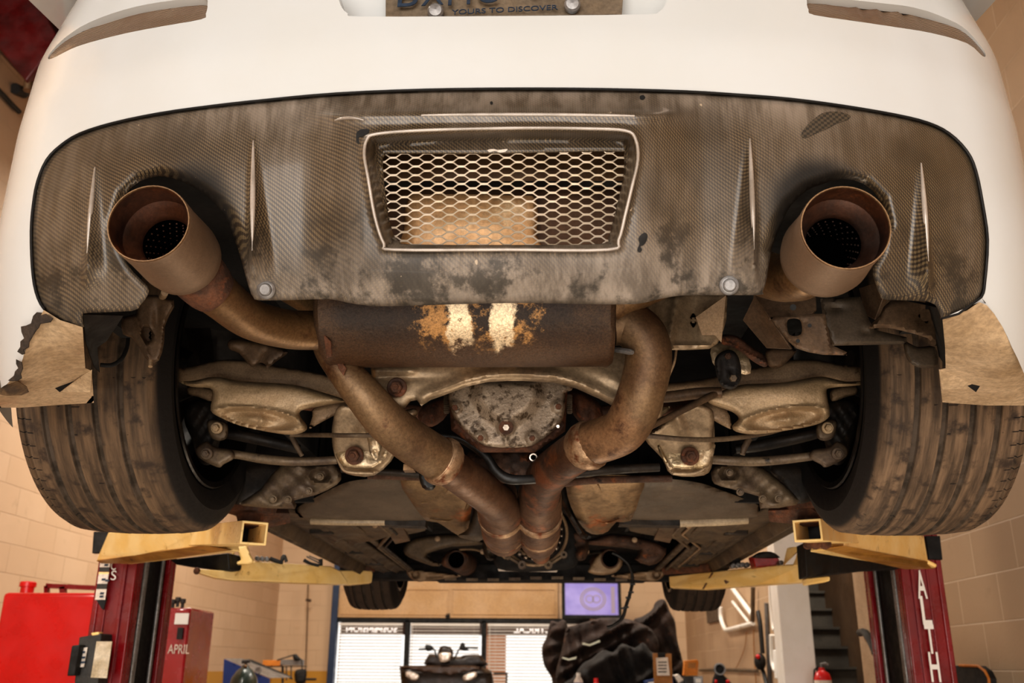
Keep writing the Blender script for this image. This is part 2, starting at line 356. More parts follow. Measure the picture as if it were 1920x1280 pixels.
def muffler_mat():
    s = NT('muffler_black_peeling'); sp = s.sep(); n = s.noise(24, 8, .72)
    # two bare silver stripes near the middle, ragged
    def stripe(cx, w):
        d = s.math('ABSOLUTE', s.math('SUBTRACT', sp[0], cx)); return s.ramp(s.math('ADD', d, s.math('MULTIPLY', s.math('SUBTRACT', n, .5), .05)), w, w-.006)
    zmask = s.ramp(s.math('ADD', sp[2], s.math('MULTIPLY', s.math('SUBTRACT', n, .5), .06)), .196, .206)
    st = s.math('MAXIMUM', stripe(-.070, .021), stripe(-.008, .019)); st = s.math('MULTIPLY', st, zmask)
    halo = s.math('MULTIPLY', s.ramp(s.math('ADD', s.math('ABSOLUTE', s.math('SUBTRACT', sp[0], -.045)), s.math('MULTIPLY', s.math('SUBTRACT', n, .5), .16)), .095, .08), s.ramp(s.noise(38, 7, .75), .44, .56))
    halo = s.math('MULTIPLY', halo, zmask)
    base = s.mix(s.ramp(s.noise(9, 6), .4, .65), rgb('#332820'), rgb('#4e3b28'))
    low = s.ramp(sp[2], .225, .185); base = s.mix(s.math('MULTIPLY', low, .6), base, rgb('#5a4029'))
    c = s.mix(halo, base, rgb('#b38a54')); c = s.mix(s.math('MULTIPLY', st, s.ramp(s.noise(60, 6, .7), .66, .60)), c, rgb('#ecd9b2'))
    gm = s.noise(320, 6, .8); gf = s.ramp(gm, .35, .65, .62, 1.35); gc = s.n.new('ShaderNodeCombineColor'); [s.L(gf, gc.inputs[i]) for i in range(3)]; c = s.mix(1., c, gc.outputs[0], 'MULTIPLY')
    s.bump(s.noise(130, 5), .45, .003)
    mt = s.math('ADD', .25, s.math('MULTIPLY', st, .2)); r = s.math('SUBTRACT', .58, s.math('MULTIPLY', st, .15))
    return s.fin(c, r, mt)
M['muffler'] = muffler_mat()
def tyre_mat(rib=80, side=0, dustc='#746048', gr=(-.0702, -.0243, .02295, .0675), gw=.0062):
    s = NT('dusty_tyre'); sp = s.sep(); ang = s.math('ARCTAN2', sp[2], sp[1]); rad = s.math('SQRT', s.math('ADD', s.math('MULTIPLY', sp[1], sp[1]), s.math('MULTIPLY', sp[2], sp[2])))
    tread = s.ramp(rad, .305, .318)
    st = s.noise(1, 6, .6, co=s.scale((90, 8, 8))); c = s.mix(s.ramp(st, .3, .75), rgb('#463a2d'), rgb(dustc))
    c = s.mix(s.ramp(s.noise(30, 5), .5, .7), c, rgb('#3a3027')); c = s.mix(tread, rgb('#1b1613'), c)
    fr = s.math('FRACT', s.math('MULTIPLY', ang, rib/6.2832)); sipe = s.ramp(fr, .10, .06)
    ax = s.math('ABSOLUTE', sp[0]) if not side else s.math('MULTIPLY', sp[0], float(side)); sh = s.math('MULTIPLY', s.ramp(ax, .092, .096), tread)
    mid = s.math('MULTIPLY', s.ramp(s.noise(40, 1), .66, .68), s.ramp(s.math('FRACT', s.math('MULTIPLY', ang, rib/6.2832/2)), .08, .05)); 
    k = s.math('MAXIMUM', s.math('MULTIPLY', sh, sipe), s.math('MULTIPLY', mid, s.math('MULTIPLY', tread, .7)))
    gm_ = None
    for g0_ in gr:
        q = s.ramp(s.math('ABSOLUTE', s.math('SUBTRACT', s.math('MULTIPLY', s.math('SIGN', 1.0), s.math('ABSOLUTE', s.math('SUBTRACT', sp[0], g0_))), 0.)), gw, gw*.7); gm_ = q if gm_ is None else s.math('MAXIMUM', gm_, q)
    gm_ = s.math('MULTIPLY', gm_, tread); c = s.mix(s.math('MULTIPLY', gm_, .8), c, s.mix(s.ramp(s.noise(30, 4), .35, .65), rgb('#2a241d'), rgb('#564c40')))
    c = s.mix(k, c, rgb('#0d0a08')); s.bump(s.math('SUBTRACT', s.noise(60, 5), s.math('MULTIPLY', k, 1.5)), .35, .004)
    return s.fin(c, .72, 0, .35)
M['tyreL'] = tyre_mat(80, -1); M['tyreR'] = tyre_mat(80, 1, '#826d54'); M['tyre2'] = tyre_mat(120, 0, '#43392f', (-.063, -.0207, .0207, .063), .007)
# ================================================================== CAR
def text(name, body, size, p0, right, up, mat, parent=None, width=None, ext=.0005, align='LEFT', off=0):
    cu = bpy.data.curves.new(name, 'FONT'); cu.body = body; cu.size = size; cu.extrude = ext; cu.offset = off; cu.align_x = align
    t = bpy.data.objects.new(name, cu); COL.objects.link(t); dg = bpy.context.evaluated_depsgraph_get(); dg.update()
    me = bpy.data.meshes.new_from_object(t.evaluated_get(dg)); bpy.data.objects.remove(t); me.name = name
    xs = [v.co.x for v in me.vertices]; w = max(xs)-min(xs); k = (width/w) if width else 1
    R = Vector(right).normalized(); U = Vector(up).normalized(); N = R.cross(U)
    for v in me.vertices:
        x = (v.co.x-min(xs))*k; v.co = Vector(p0)+R*x+U*v.co.y+N*v.co.z
    me.update(); me.materials.append(mat); o = bpy.data.objects.new(name, me); COL.objects.link(o)
    if parent: o.parent = parent
    return o
car = empty('car', CARO, 'white sports car raised on the red and yellow lift, seen from behind and below', 'car')
TX = np.array([0, .2, .39, .516, .577, .64, .70, .75, .79, .83, .86, .875, .9]); TY = np.array([-.87, -.862, -.839, -.805, -.782, -.752, -.70, -.63, -.55, -.45, -.36, -.3, 0.])
xx = np.linspace(0, .9, 400); _c = crom(list(zip(TX, TY)), 12); TX2 = np.array([p[0] for p in _c]); TY2 = np.array([p[1] for p in _c])
def yoff(z): return 1.2*np.maximum(0, .36-z)**2+.12*np.maximum(0, z-.5)
def tap(z): return 1-.35*np.maximum(0, z-.62)
def gy(x, z): return np.interp(np.abs(x)/tap(z), TX2, TY2)+yoff(z)
ARC = np.concatenate([[0], np.cumsum(np.hypot(np.diff(TX2), np.diff(TY2)))])
def surf_sz(s, z):
    a = np.abs(s); x = np.interp(a, ARC, TX2)*np.sign(s)*tap(z); y = np.interp(a, ARC, TY2)+yoff(z); return x, y, z
o_ = CAM-CARO; OX, OY, OZ = o_
def hit(X, Y):
    """rays through pixels -> points on the bumper shell"""
    X = np.atleast_1d(np.array(X, float)); Y = np.atleast_1d(np.array(Y, float))
    D = np.array(_f)[None]*F+np.array(_R)[None]*(X-960)[:, None]+np.array(_U)[None]*(640-Y)[:, None]; D = D/D[:, 1:2]
    def pt(y): t = (y-OY); return OX+D[:, 0]*t, OZ+D[:, 2]*t
    ys = np.linspace(-.98, -.3, 140); lo = np.full(len(X), -.98); hi = np.full(len(X), -.3); done = np.zeros(len(X), bool)
    for y in ys:
        x, z = pt(np.full(len(X), y)); f = y-gy(x, z)
        new = (f > 0) & ~done; hi[new] = y; lo[new] = y-(ys[1]-ys[0]); done |= new
    for _ in range(24):
        m = (lo+hi)/2; x, z = pt(m); f = m-gy(x, z); hi = np.where(f > 0, m, hi); lo = np.where(f > 0, lo, m)
    m = (lo+hi)/2; x, z = pt(m); return np.stack([x, m, z], 1)
def px2sz(pts):
    P = hit([p[0] for p in pts], [p[1] for p in pts]); out = []
    for x, y, z in P: out.append((float(np.sign(x)*np.interp(abs(x)/tap(z), TX2, ARC)), float(z)))
    return out
DL = [(155, 613), (113, 600), (83, 580), (67, 547), (60, 500), (58, 433), (62, 383), (70, 340), (87, 300), (113, 273), (150, 250), (213, 230), (300, 212), (400, 198), (500, 187), (633, 175), (800, 168), (973, 166), (1130, 167), (1280, 171), (1380, 177), (1480, 185), (1580, 198), (1680, 215), (1740, 230), (1780, 250), (1813, 283), (1830, 320), (1843, 383), (1852, 450), (1847, 527), (1840, 557), (1813, 582), (1766, 597)]
DBOT = [(1757, 577), (1740, 565), (1663, 562), (1650, 553), (1640, 527), (1637, 503), (1655, 470), (1660, 420), (1650, 375), (1620, 345), (1580, 335), (1540, 346), (1513, 357), (1483, 385), (1467, 415), (1447, 467), (1438, 520), (1430, 547), (1420, 553), (1300, 553), (1260, 556), (1225, 563), (1190, 570), (1100, 570), (1000, 568), (900, 569), (800, 572), (720, 574), (690, 573), (650, 567), (620, 561), (560, 562), (487, 563), (475, 557), (467, 540), (453, 490), (437, 440), (423, 407), (402, 380), (375, 358), (340, 340), (300, 330), (262, 340), (235, 365), (222, 400), (218, 440), (228, 475), (250, 510), (277, 537), (277, 553), (263, 572), (247, 583), (167, 586), (155, 589)]
top_smooth = [tuple(p) for p in crom(DL, 3)]
CRL = [(-4, 733), (13, 720), (30, 703), (40, 680), (50, 650), (60, 622), (72, 600)]
CRR = [(1836, 566), (1850, 572), (1864, 588), (1880, 613), (1897, 650), (1908, 672), (1920, 700)]
smax = float(np.interp(-.40, TY2, ARC))
# bumper skin
arch = [p for p in top_smooth if p[1] < 583 or p[0] > 1000]
arch = [p for p in arch if not (p[0] > 1800 and p[1] > 563)]
zb = px2sz([CRL[0]])[0]; zb2 = px2sz([CRR[-1]])[0]
outl = [(-smax, .80), (-smax, .13), (zb[0]-.03, .125)]+px2sz(CRL)+px2sz(arch)+px2sz(CRR)+[(zb2[0]+.03, .13), (smax, .13), (smax, .80)]
RPL = [(90, 107), (97, 110), (133, 92), (167, 80), (233, 63), (300, 50), (378, 36), (386, 26), (389, 8), (380, -4), (300, 4), (233, 18), (167, 42), (125, 68), (100, 92)]
RPR = [(1848, 103), (1842, 105), (1813, 81), (1747, 62), (1680, 51), (1613, 41), (1526, 28), (1516, 18), (1513, 4), (1522, -8), (1597, 0), (1713, 14), (1780, 37), (1813, 57), (1840, 88)]
PLH = [(640, -70), (634, -20), (638, 8), (652, 25), (680, 31), (940, 30), (1200, 27), (1235, 22), (1248, 6), (1256, -20), (1262, -70)]
def pocket(px, rec, mat, name, parent, shift=(0, 1, 0), cap=None, capname=None, capparent=None, ends=None):
    P = hit([p[0] for p in px], [p[1] for p in px]); n = len(P); V = [Vector(p) for p in P]
    W = []
    for i, v in enumerate(V):
        k = 1 if ends is None else ends(px[i][0]); W.append(v+Vector(shift)*rec*k)
    m = MB().add(V+W, [(i, (i+1) % n, n+(i+1) % n, n+i) for i in range(n)])
    o = m.build(name, mat, parent, sharp=50)
    sz = [(w.x, w.z) for w in W]; vv, ff = cdt(sz, .012); 
    ww = np.array([tuple(w) for w in W]); pts = []
    for q in vv:
        d = (ww[:, 0]-q[0])**2+(ww[:, 2]-q[1])**2+1e-9; k = 1/d**1.5; pts.append((q[0], float((k*ww[:, 1]).sum()/k.sum()), q[1]))
    MB().add(pts, ff).build(capname, cap, capparent or o)
    return o
rpl = [tuple(p) for p in crom(RPL, 3, True)]; rpr = [tuple(p) for p in crom(RPR, 3, True)]; plh = [tuple(p) for p in crom(PLH, 3, True)]
V, Fc = cdt(outl, .018, [px2sz(rpl), px2sz(rpr), px2sz(plh)])
x, y, z = surf_sz(V[:, 0], V[:, 1]); z = V[:, 1]
bump_mb = MB().add(list(zip(x, y, z)), Fc)
bumper = bump_mb.build('rear_bumper', M['paint'], car, sharp=60)
pocket(rpl, .013, M['paint'], 'reflector_recess', bumper, (0, 1, -.12), M['lens'], 'reflector', bumper, lambda x: .12+.88*min(1, max(0, (x-85)/110)))
pocket(rpr, .013, M['paint'], 'reflector_recess', bumper, (0, 1, -.12), M['lens'], 'reflector', bumper, lambda x: .12+.88*min(1, max(0, (1853-x)/110)))
pocket(plh, .045, M['paint'], 'plate_recess', bumper, (0, 1, 0), M['paint'], 'plate_recess_back', bumper)
# gap line round the diffuser
gp = hit([p[0] for p in arch], [p[1] for p in arch]); MB().tube([tuple(p) for p in gp], .0016, 6).build('panel_gap', M['black'], bumper)
# licence plate
plm = MAT('plate_reflective', '#6d6250', '#7a6d58', 10, .5, .1)
pb = [cy_(723, 31, -.838), cy_(1166, 27, -.838), cy_(1172, -60, -.822), cy_(723, -60, -.822)]
lp = empty('licence_plate', (0, 0, 0)); lp.parent = car
MB().prism(pb, (0, .003, 0)).build('plate_panel', plm, lp, bevel=.0006)
rt = (cy_(1045, 20, -.84)-cy_(847, 28.5, -.84)); upv = Vector((0, .15, 1))
text('slogan', 'YOURS TO DISCOVER', .0125, cy_(847, 27.5, -.8435), cy_(1045, 18, -.8435)-cy_(847, 27.5, -.8435), upv, M['ink'], lp, width=(cy_(1045, 18, -.84)-cy_(847, 27.5, -.84)).length)
for i, (ch, px, w, yb) in enumerate((('B', 745, 38, 13), ('X', 790, 42, 11), ('M', 840, 42, 10), ('C', 893, 40, 6), ('4', 975, 38, -6), ('7', 1025, 38, -9), ('2', 1075, 38, -12))):
    text('plate_character', ch, .062, cy_(px, yb, -.8435), (1, 0, .05), upv, M['ink'], lp, width=w*1.2/F*1.0)
for px, py in ((817, 22), (1073, 10)): 
    v = cy_(px, py, -.845); MB().lathe(v, (0, -1, -.2), [(-.003, .0105), (.003, .0105), (.0055, .008), (.0065, 0)], 20).build('plate_screw_cap', M['greymetal'], lp)
# tan underside corners of the bumper
def idw(ctrl):
    C = np.array(ctrl, float); C[:, :2] /= 100.; n = len(C)
    def phi(r): return np.where(r > 1e-9, r*r*np.log(np.maximum(r, 1e-9)), 0)
    K = phi(np.hypot(C[:, None, 0]-C[None, :, 0], C[:, None, 1]-C[None, :, 1]))+np.eye(n)*.4; Pm = np.c_[np.ones(n), C[:, :2]]
    A = np.zeros((n+3, n+3)); A[:n, :n] = K; A[:n, n:] = Pm; A[n:, :n] = Pm.T
    w = np.linalg.solve(A, np.r_[C[:, 2], 0, 0, 0])
    def f(X, Y): x, y = X/100., Y/100.; return float((w[:n]*phi(np.hypot(C[:, 0]-x, C[:, 1]-y))).sum()+w[n]+w[n+1]*x+w[n+2]*y)
    return f
def idw_old(ctrl):
    C = np.array(ctrl, float)
    def f(X, Y):
        d = (C[:, 0]-X)**2+(C[:, 1]-Y)**2+4; k = 1/d**1.6; return float((k*C[:, 2]).sum()/k.sum())
    return f
def corner(CR, inner, extra):
    h = hit([p[0] for p in CR], [p[1] for p in CR]); ct = [(p[0], p[1], q[1]) for p, q in zip(CR, h)]+inner+extra
    ol = [p for p in CR]+[(p[0], p[1]) for p in inner]
    return puff('bumper_underside', ol, 0, M['paint_dirty'], bumper, H=.001, w=4, step=9, smooth=0, yf=idw(ct), back=1.5)
corner(CRL, [(82, 581, -.74), (113, 600, -.745), (155, 613, -.75), (158, 660, -.66), (160, 690, -.58), (172, 695, -.56), (176, 755, -.43), (110, 759, -.43), (40, 764, -.45), (-10, 764, -.5)], [])
corner(CRR, [(1935, 700, -.5), (1935, 760, -.43), (1850, 760, -.43), (1767, 754, -.43), (1760, 693, -.56), (1773, 690, -.58), (1772, 650, -.66), (1767, 597, -.745), (1813, 582, -.74)], [])
for pts in ([(83, 711, -.53), (158, 702, -.545), (112, 735, -.52)], [(1853, 700, -.545), (1772, 692, -.55), (1830, 735, -.52)]): plate('bumper_notch', pts, M['dark'], bumper, .001, 0)
for pts in ([(158, 702, -.56), (172, 694, -.57), (170, 736, -.52), (113, 735, -.52)], [(1761, 694, -.57), (1828, 698, -.555), (1824, 729, -.52), (1766, 731, -.52)]): plate('bumper_tab', pts, M['paint_dirty'], bumper, .003, .001)
chipL = [(60, 592), (67, 585), (80, 586), (97, 596), (92, 603), (73, 606), (70, 613), (62, 622), (57, 632), (52, 640), (51, 650), (42, 655), (44, 662), (38, 664), (30, 659), (36, 650), (36, 640), (43, 634), (38, 622), (37, 612), (47, 610), (56, 606)]
chipL2 = [(28, 673), (38, 678), (40, 690), (36, 700), (38, 708), (30, 713), (20, 714), (13, 713), (24, 704), (26, 696), (32, 690), (28, 682)]
for ch in (chipL, chipL2):
    h = hit([p[0] for p in ch], [p[1] for p in ch]); P = []
    for (a, b), q in zip(ch, h): P.append(cy_(a+2, b, q[1]-.012))
    MB().prism(P, (0, .002, 0)).build('torn_paint_edge', M['chip'], bumper)
plate('scraped_corner', [(0, 712, -.63), (14, 711, -.63), (34, 715, -.63), (50, 725, -.62), (54, 735, -.6), (40, 741, -.6), (12, 742, -.62), (-6, 738, -.62)], MAT('scuffed_bumper_corner', '#6b5436', '#3d2d1c', 30, .7, 0, None, None, .4, 80), bumper, .001, 0)
CRK = [(1842, 561), (1856, 577), (1866, 590), (1880, 613), (1884, 630), (1879, 618), (1862, 590)]
plate('cracked_paint_line', [(a, b, -.74+.002*(b-560)-.01) for a, b in CRK], M['chip'], bumper, .001, 0)
# ------------------------------------------------------------------ diffuser
RIM = [(683, 290), (688, 262), (707, 251), (800, 244), (973, 240), (1100, 241), (1173, 245), (1192, 262), (1196, 300), (1185, 350), (1173, 400), (1160, 450), (1140, 468), (950, 468), (740, 468), (720, 457), (703, 407), (690, 333)]
GH = [(717, 300), (722, 289), (735, 286), (907, 286), (1050, 283), (1160, 282), (1170, 290), (1168, 333), (1158, 380), (1148, 420), (1140, 445), (1123, 457), (950, 459), (773, 458), (750, 453), (737, 437), (728, 400), (720, 340)]
rimo = [tuple(p) for p in crom(RIM, 4, True)]; gh = [tuple(p) for p in crom(GH, 4, True)]
dout = top_smooth+[tuple(p) for p in crom(DBOT, 2)]
FINS = [(178, 308, 163, 505, 1, .030, .15), (475, 258, 473, 500, 1, .036, .15), (1406, 254, 1414, 498, -1, .036, .15), (1727, 300, 1741, 520, -1, .030, .15)]
cutL = [(430, 560), (453, 490), (437, 440), (423, 407), (402, 380), (375, 358), (340, 340), (300, 330), (262, 340), (235, 365), (218, 420)]
cutR = [(1447, 467), (1467, 415), (1483, 385), (1513, 357), (1540, 346), (1580, 335), (1620, 345), (1650, 375), (1660, 420)]
def drel(X, Y):
    h = np.zeros_like(X)
    for xt, yt, xb, yb, sg, pk, wk in FINS:
        t = np.clip((Y-yt)/(yb-yt), 0, 1.6); cx = xt+(xb-xt)*t; p = pk*np.minimum(1, t*1.15)*(1-ss(.93, 1.22, t))
        u = (X-cx)*sg; wr = 8+wk*(Y-yt).clip(0); wl = 5+.02*(Y-yt).clip(0)
        prof = np.where(u > 0, np.clip(1-u/wr, 0, 1)**1.25, np.clip(1+u/wl, 0, 1)**.9); h += np.where(Y > yt, p*prof, 0)
    # raised box around the grille
    box = ss(560, 700, X)*ss(1325, 1185, X)*ss(172, 226, Y)
    h += .020*box*(.35+.65*ss(600, 470, Y))
    ins = inpoly(X, Y, rimo); d = dpoly(X, Y, rimo); sd = np.where(ins, -d, d)
    h += .008*np.exp(-(sd/4.5)**2); h -= .040*ss(-3, -24, sd)
    for cut in (cutL, cutR): d = dpoly(X, Y, cut, False); h -= .014*ss(22, 0, d)
    h += .006*np.exp(-((Y-213-.00004*(X-950)**2)/9.)**2)*ss(560, 660, X)*ss(1330, 1230, X)
    e = dpoly(X, Y, dout); h -= .006*ss(10, 0, e)
    # bottom lip bulge and wear dents
    h += .006*gauss(X, Y, 950, 520, 260, 35)
    return h
flines = [[(xt, yt+4), (xb, yb-6)] for xt, yt, xb, yb, *_ in FINS]
def offs(poly, d):
    P = np.array(poly); n = len(P); out = []
    for i in range(n):
        t = P[(i+1) % n]-P[i-1]; t = t/(np.linalg.norm(t)+1e-9); out.append((P[i][0]-t[1]*d, P[i][1]+t[0]*d))
    return out
loops = [offs(rimo, q) for q in (-9, -4.5, 0, 4.5, 10, 17)]
V, Fc = cdt(dout, 6, [gh], flines+[l+[l[0]] for l in loops])
P = hit(V[:, 0], V[:, 1]); hh = drel(V[:, 0], V[:, 1])
D = P-np.array([OX, OY, OZ]); D /= np.linalg.norm(D, axis=1)[:, None]
P = P-D*hh[:, None]+D*.004
diffuser = MB().add([tuple(p) for p in P], Fc).build('rear_diffuser', M['carbon'], car, sharp=75, solid=.0)
md = diffuser.modifiers.new('th', 'SOLIDIFY'); md.thickness = .004; _n = np.array([tuple(p.normal) for p in diffuser.data.polygons]).mean(0); md.offset = -1 if _n[1] < 0 else 1
def dsurf(px, py, lift=.001):
    p = hit([px], [py])[0]; h = float(drel(np.array([px*1.]), np.array([py*1.]))[0]); d = np.array([p[0]-OX, p[1]-OY, p[2]-OZ]); d /= np.linalg.norm(d); return Vector(p-d*(h+lift)+d*.004)
def dpatch(name, pts, mat, lift=.001, st=5):
    vv, ff = cdt([tuple(p) for p in crom(pts, 3, True)], st); q = [dsurf(a, b, lift) for a, b in vv]; return MB().add(q, ff).build(name, mat, diffuser)
dpatch('peeled_clearcoat_patch', [(1503, 250), (1512, 236), (1530, 220), (1545, 211), (1570, 209), (1594, 216), (1590, 224), (1570, 231), (1552, 241), (1530, 250), (1512, 258), (1504, 257)], M['patch'])
for pts in ([(1197, 447), (1202, 440), (1209, 436), (1214, 440), (1213, 450), (1207, 459), (1201, 462), (1204, 468), (1200, 473), (1195, 470), (1197, 462), (1199, 456)], [(668, 250), (676, 243), (690, 242), (692, 248), (682, 255), (672, 258), (674, 268), (669, 268)], [(1200, 180), (1206, 178), (1210, 183), (1205, 187), (1200, 185)], [(919, 191), (923, 190), (924, 195), (920, 196)]):
    dpatch('chipped_hole', pts, M['black'], .0012, 3)
dpatch('peeled_lacquer_flake', [(914, 281), (925, 279), (935, 281), (951, 279), (948, 284), (938, 286), (928, 283), (918, 285)], M['paper'], .0015, 3)
for px, py in ((499, 543), (1367, 535)):
    v = dsurf(px, py, .002); m = MB().lathe(v, (0, -1, -.35), [(-.004, .0115), (.001, .0115), (.003, .0095), (.0035, .008)], 24).lathe(v, (0, -1, -.35), [(.0, .008), (.005, .0075), (.0062, .006), (.0062, 0)], 24)
    m.build('push_clip', M['greymetal'], diffuser)
edge_glint = MAT('painted_edge_glint', '#aaa294', '#8d8577', 18, .25, .15, ('#5e574b', 30, .66), None, 0, coat=.5)  # pale tubes paint the highlight along grille rim, fin crests and upper crease
def glint_tube(name, pts, rr):
    Q = [dsurf(a, b, -.0006) for a, b in pts]; MB().tube(Q, [r_*1.1/F for r_ in rr], 10).build(name, edge_glint, diffuser)
glint_tube('grille_rim_glint', [tuple(p) for p in rimo]+[tuple(rimo[0])], [3.2]*(len(rimo)+1))
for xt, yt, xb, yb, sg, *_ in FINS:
    n_ = 16; ts = [i/(n_-1) for i in range(n_)]; glint_tube('fin_crest_glint', [(xt+(xb-xt)*t, yt+6+(yb-yt-36)*t) for t in ts], [.8+5.6*math.sin(pi*min(1, t*1.0+.06))**.8*(.6+.4*t) for t in ts])
glint_tube('upper_crease_glint', [(x_, 213+.00004*(x_-950)**2+2) for x_ in range(790, 1206, 16)], [.6+3.4*math.sin(pi*(x_-780)/430)**.5 for x_ in range(790, 1206, 16)])
glint_tube('upper_crease_glint', [(x_, 221+.012*(x_-655)**2/2) for x_ in range(628, 684, 6)], [.6+3.*math.sin(pi*(x_-622)/66) for x_ in range(628, 684, 6)])
# mesh grille: expanded metal strands
mb = MB(); pc = 42.7; pr = 8.2; r = .00095
g0 = gh
def gpt(px, py): 
    p = hit([px], [py])[0]; d = np.array([p[0]-OX, p[1]-OY, p[2]-OZ]); d /= np.linalg.norm(d); return p+d*.022
for k in range(-1, 24):
    yb = 280+k*pr; ph = (k % 2)*.5; run = []
    pts = []
    n0 = int(-2/.5)
    for j in range(0, 64):
        xb_ = 690+pc*(j/4.+0)*.5
    j = 0; X = 690.
    seq = [(0, 0), (.20, 0), (.26, .08), (.44, .92), (.5, 1), (.70, 1), (.76, .92), (.94, .08)]
    for c in range(-1, 14):
        for fx, a in seq:
            pts.append((690+pc*(c+fx+ph), yb+(pr-1.6)*a))
    dense = resample([np.array(p) for p in pts], 3.5, False)
    for p in dense:
        ok = 700 < p[0] < 1185 and bool(inpoly(np.array([p[0]]), np.array([p[1]]), [( (q[0]-943)*1.025+943, (q[1]-371)*1.045+371) for q in g0])[0])
        if ok: run.append(tuple(p))
        if (not ok or p is dense[-1]) and len(run) > 1:
            hp = hit([q[0] for q in run], [q[1] for q in run]); hp[:, 1] += .025*1; hp[:, 2] += .012
            hp2 = []
            for (a, b), q in zip(run, hp): w = cy_(a, b, q[1]); hp2.append(w)
            mb.tube(hp2, r, 5, False); run = []
        elif not ok: run = []
meshgr = mb.build('grille_mesh', MAT('grille_mesh_steel', '#cfc4ae', '#b5a98f', 20, .4, .4, None, None, 0), diffuser)
# what shows behind the mesh
gm = MAT('tan_beam_cover', '#6e5334', '#5a4229', 8, .7, .1, ('#86683f', 10, .6), None, .2, 60)
puff('crash_beam', [(690, 262), (1200, 262), (1196, 339), (694, 340)], -.735, gm, car, H=.008, w=10, smooth=0, step=14, relief=lambda X, Y: .004*gauss(X, Y, X, 305, 1, 6))
puff('rear_floor_shield', [(690, 350), (1190, 350), (1180, 500), (700, 500)], -.70, MAT('brown_shield', '#4a3423', '#5c422c', 9, .7, .1, None, None, .3, 50), car, H=.01, w=16, smooth=0, step=14)
def lumps(bb, n, amp, r0, r1, seed=1):
    g_ = np.random.default_rng(seed); q = [(g_.uniform(bb[0], bb[2]), g_.uniform(bb[1], bb[3]), g_.uniform(r0, r1), g_.uniform(r0, r1), g_.uniform(0, 3), g_.uniform(-amp, amp)) for _ in range(n)]
    return lambda X, Y: sum(a*gauss(X, Y, x, y, rx, ry, t) for x, y, rx, ry, t, a in q)
puff('bare_metal_panel', [(765, 372), (800, 364), (960, 366), (1005, 374), (1006, 440), (1000, 470), (770, 470), (758, 430)], -.725, MAT('pale_bare_panel', '#cda777', '#a87f50', 7, .5, .25, ('#e7cda0', 10, .6), None, .3, 50), car, H=.012, w=24, step=9, relief=lambda X, Y: .006*gauss(X, Y, 880, 420, 70, 26))
# ------------------------------------------------------------------ exhaust
def tip(a, b, ra, rb, name='exhaust_tip'):
    ax = (b-a); L = ax.length; m = MB()
    m.lathe(a, ax, [(.0, ra*.965), (-.0012, ra*.985), (0, ra), (.003, ra*1.005), (L*.35, ra*1.0), (L*.8, rb*1.02), (L*.96, rb*.98), (L*1.06, rb*.86), (L*1.12, rb*.66), (L*1.12, 0)], 48)
    o = m.build(name, M['tipsteel'], exh, sharp=40)
    MB().lathe(a, ax, [(.0, ra*.965), (L*.30, ra*.94), (L*.42, ra*.68), (L*.5, ra*.64), (L*.52, ra*.64)], 40).build('inner_cone', M['tipin'], o)
    # perforated core
    MB().lathe(a, ax, [(L*.5, ra*.64), (L*1.1, ra*.62), (L*1.1, 0)], 40).build('perforated_core', M['void'], o)
    mm = MB(); axn = ax.normalized(); xx = axn.cross(Vector((0, 0, 1))).normalized(); yy = axn.cross(xx)
    for k in range(5):
        for j in range(22):
            an = 2*pi*(j+.5*(k % 2))/22; c = a+axn*(L*(.58+.1*k))+(xx*math.cos(an)+yy*math.sin(an))*ra*.622; mm.ball(c, (.0013, .0013, .0013), 6, 4)
    mm.build('perforations', M['tipin'], o)
    MB().lathe(a, ax, [(.0, ra*1.0), (-.0018, ra*.99), (-.0018, ra*.965), (0, ra*.955)], 48).build('rolled_edge', M['pipegold'], o)
    return o
exh = empty('exhaust_system'); exh.parent = car
tip(cy_(279, 419, -.90), cy_(347, 489, -.785), .0475, .0485)
tip(cy_(1585, 427, -.90), cy_(1541, 484, -.80), .0495, .052)
pipe('tail_pipe', [(352, 494, -.78, 50), (385, 530, -.755, 47), (420, 562, -.72, 41), (470, 598, -.66, 38), (540, 617, -.58, 37), (614, 619, -.52, 37)], M['pipegold'], exh)
pipe('weld_collar', [(368, 512, -.77, 54), (392, 538, -.75, 49), (404, 548, -.74, 44)], M['rustred'], exh, cap=False)
pipe('tail_pipe', [(1524, 502, -.77, 48), (1500, 518, -.74, 46), (1455, 520, -.68, 44), (1390, 500, -.62, 42), (1300, 500, -.56, 40), (1200, 540, -.53, 38), (1140, 580, -.52, 36)], M['pipegold'], exh)
MB().tube([cy_(604, 620, -.52), cy_(618, 620, -.52)], .034, 24).build('muffler_inlet_flange', M['rust'], exh)
def muffler():
    a = cy_(614, 600, -.50); b = cy_(1147, 600, -.50); a.z = b.z = (a.z+b.z)/2; ax = (b-a); L = ax.length; n = 56; prof = [(0, .0), (0, .93), (.004, .97), (.008, 1.0), (.012, .985), (L-.012, .985), (L-.008, 1.0), (L-.004, .97), (L, .93), (L, 0)]
    vs = []; fs = []
    for h, r_ in prof:
        for k in range(n):
            an = 2*pi*k/n; vs.append(a+ax.normalized()*h+Vector((0, math.cos(an)*.098*r_, math.sin(an)*.071*r_)))
    for i in range(len(prof)-1):
        for k in range(n): fs.append((i*n+k, i*n+(k+1) % n, (i+1)*n+(k+1) % n, (i+1)*n+k))
    return MB().add(vs, fs).build('muffler', M['muffler'], exh, sharp=50)
muf = muffler()
pipe('crossover_pipe', [(606, 600, -.47, 24), (612, 650, -.47, 25), (640, 690, -.47, 30), (682, 740, -.46, 36), (725, 790, -.43, 39), (775, 830, -.38, 41), (828, 864, -.33, 41)], M['pipe'], exh)
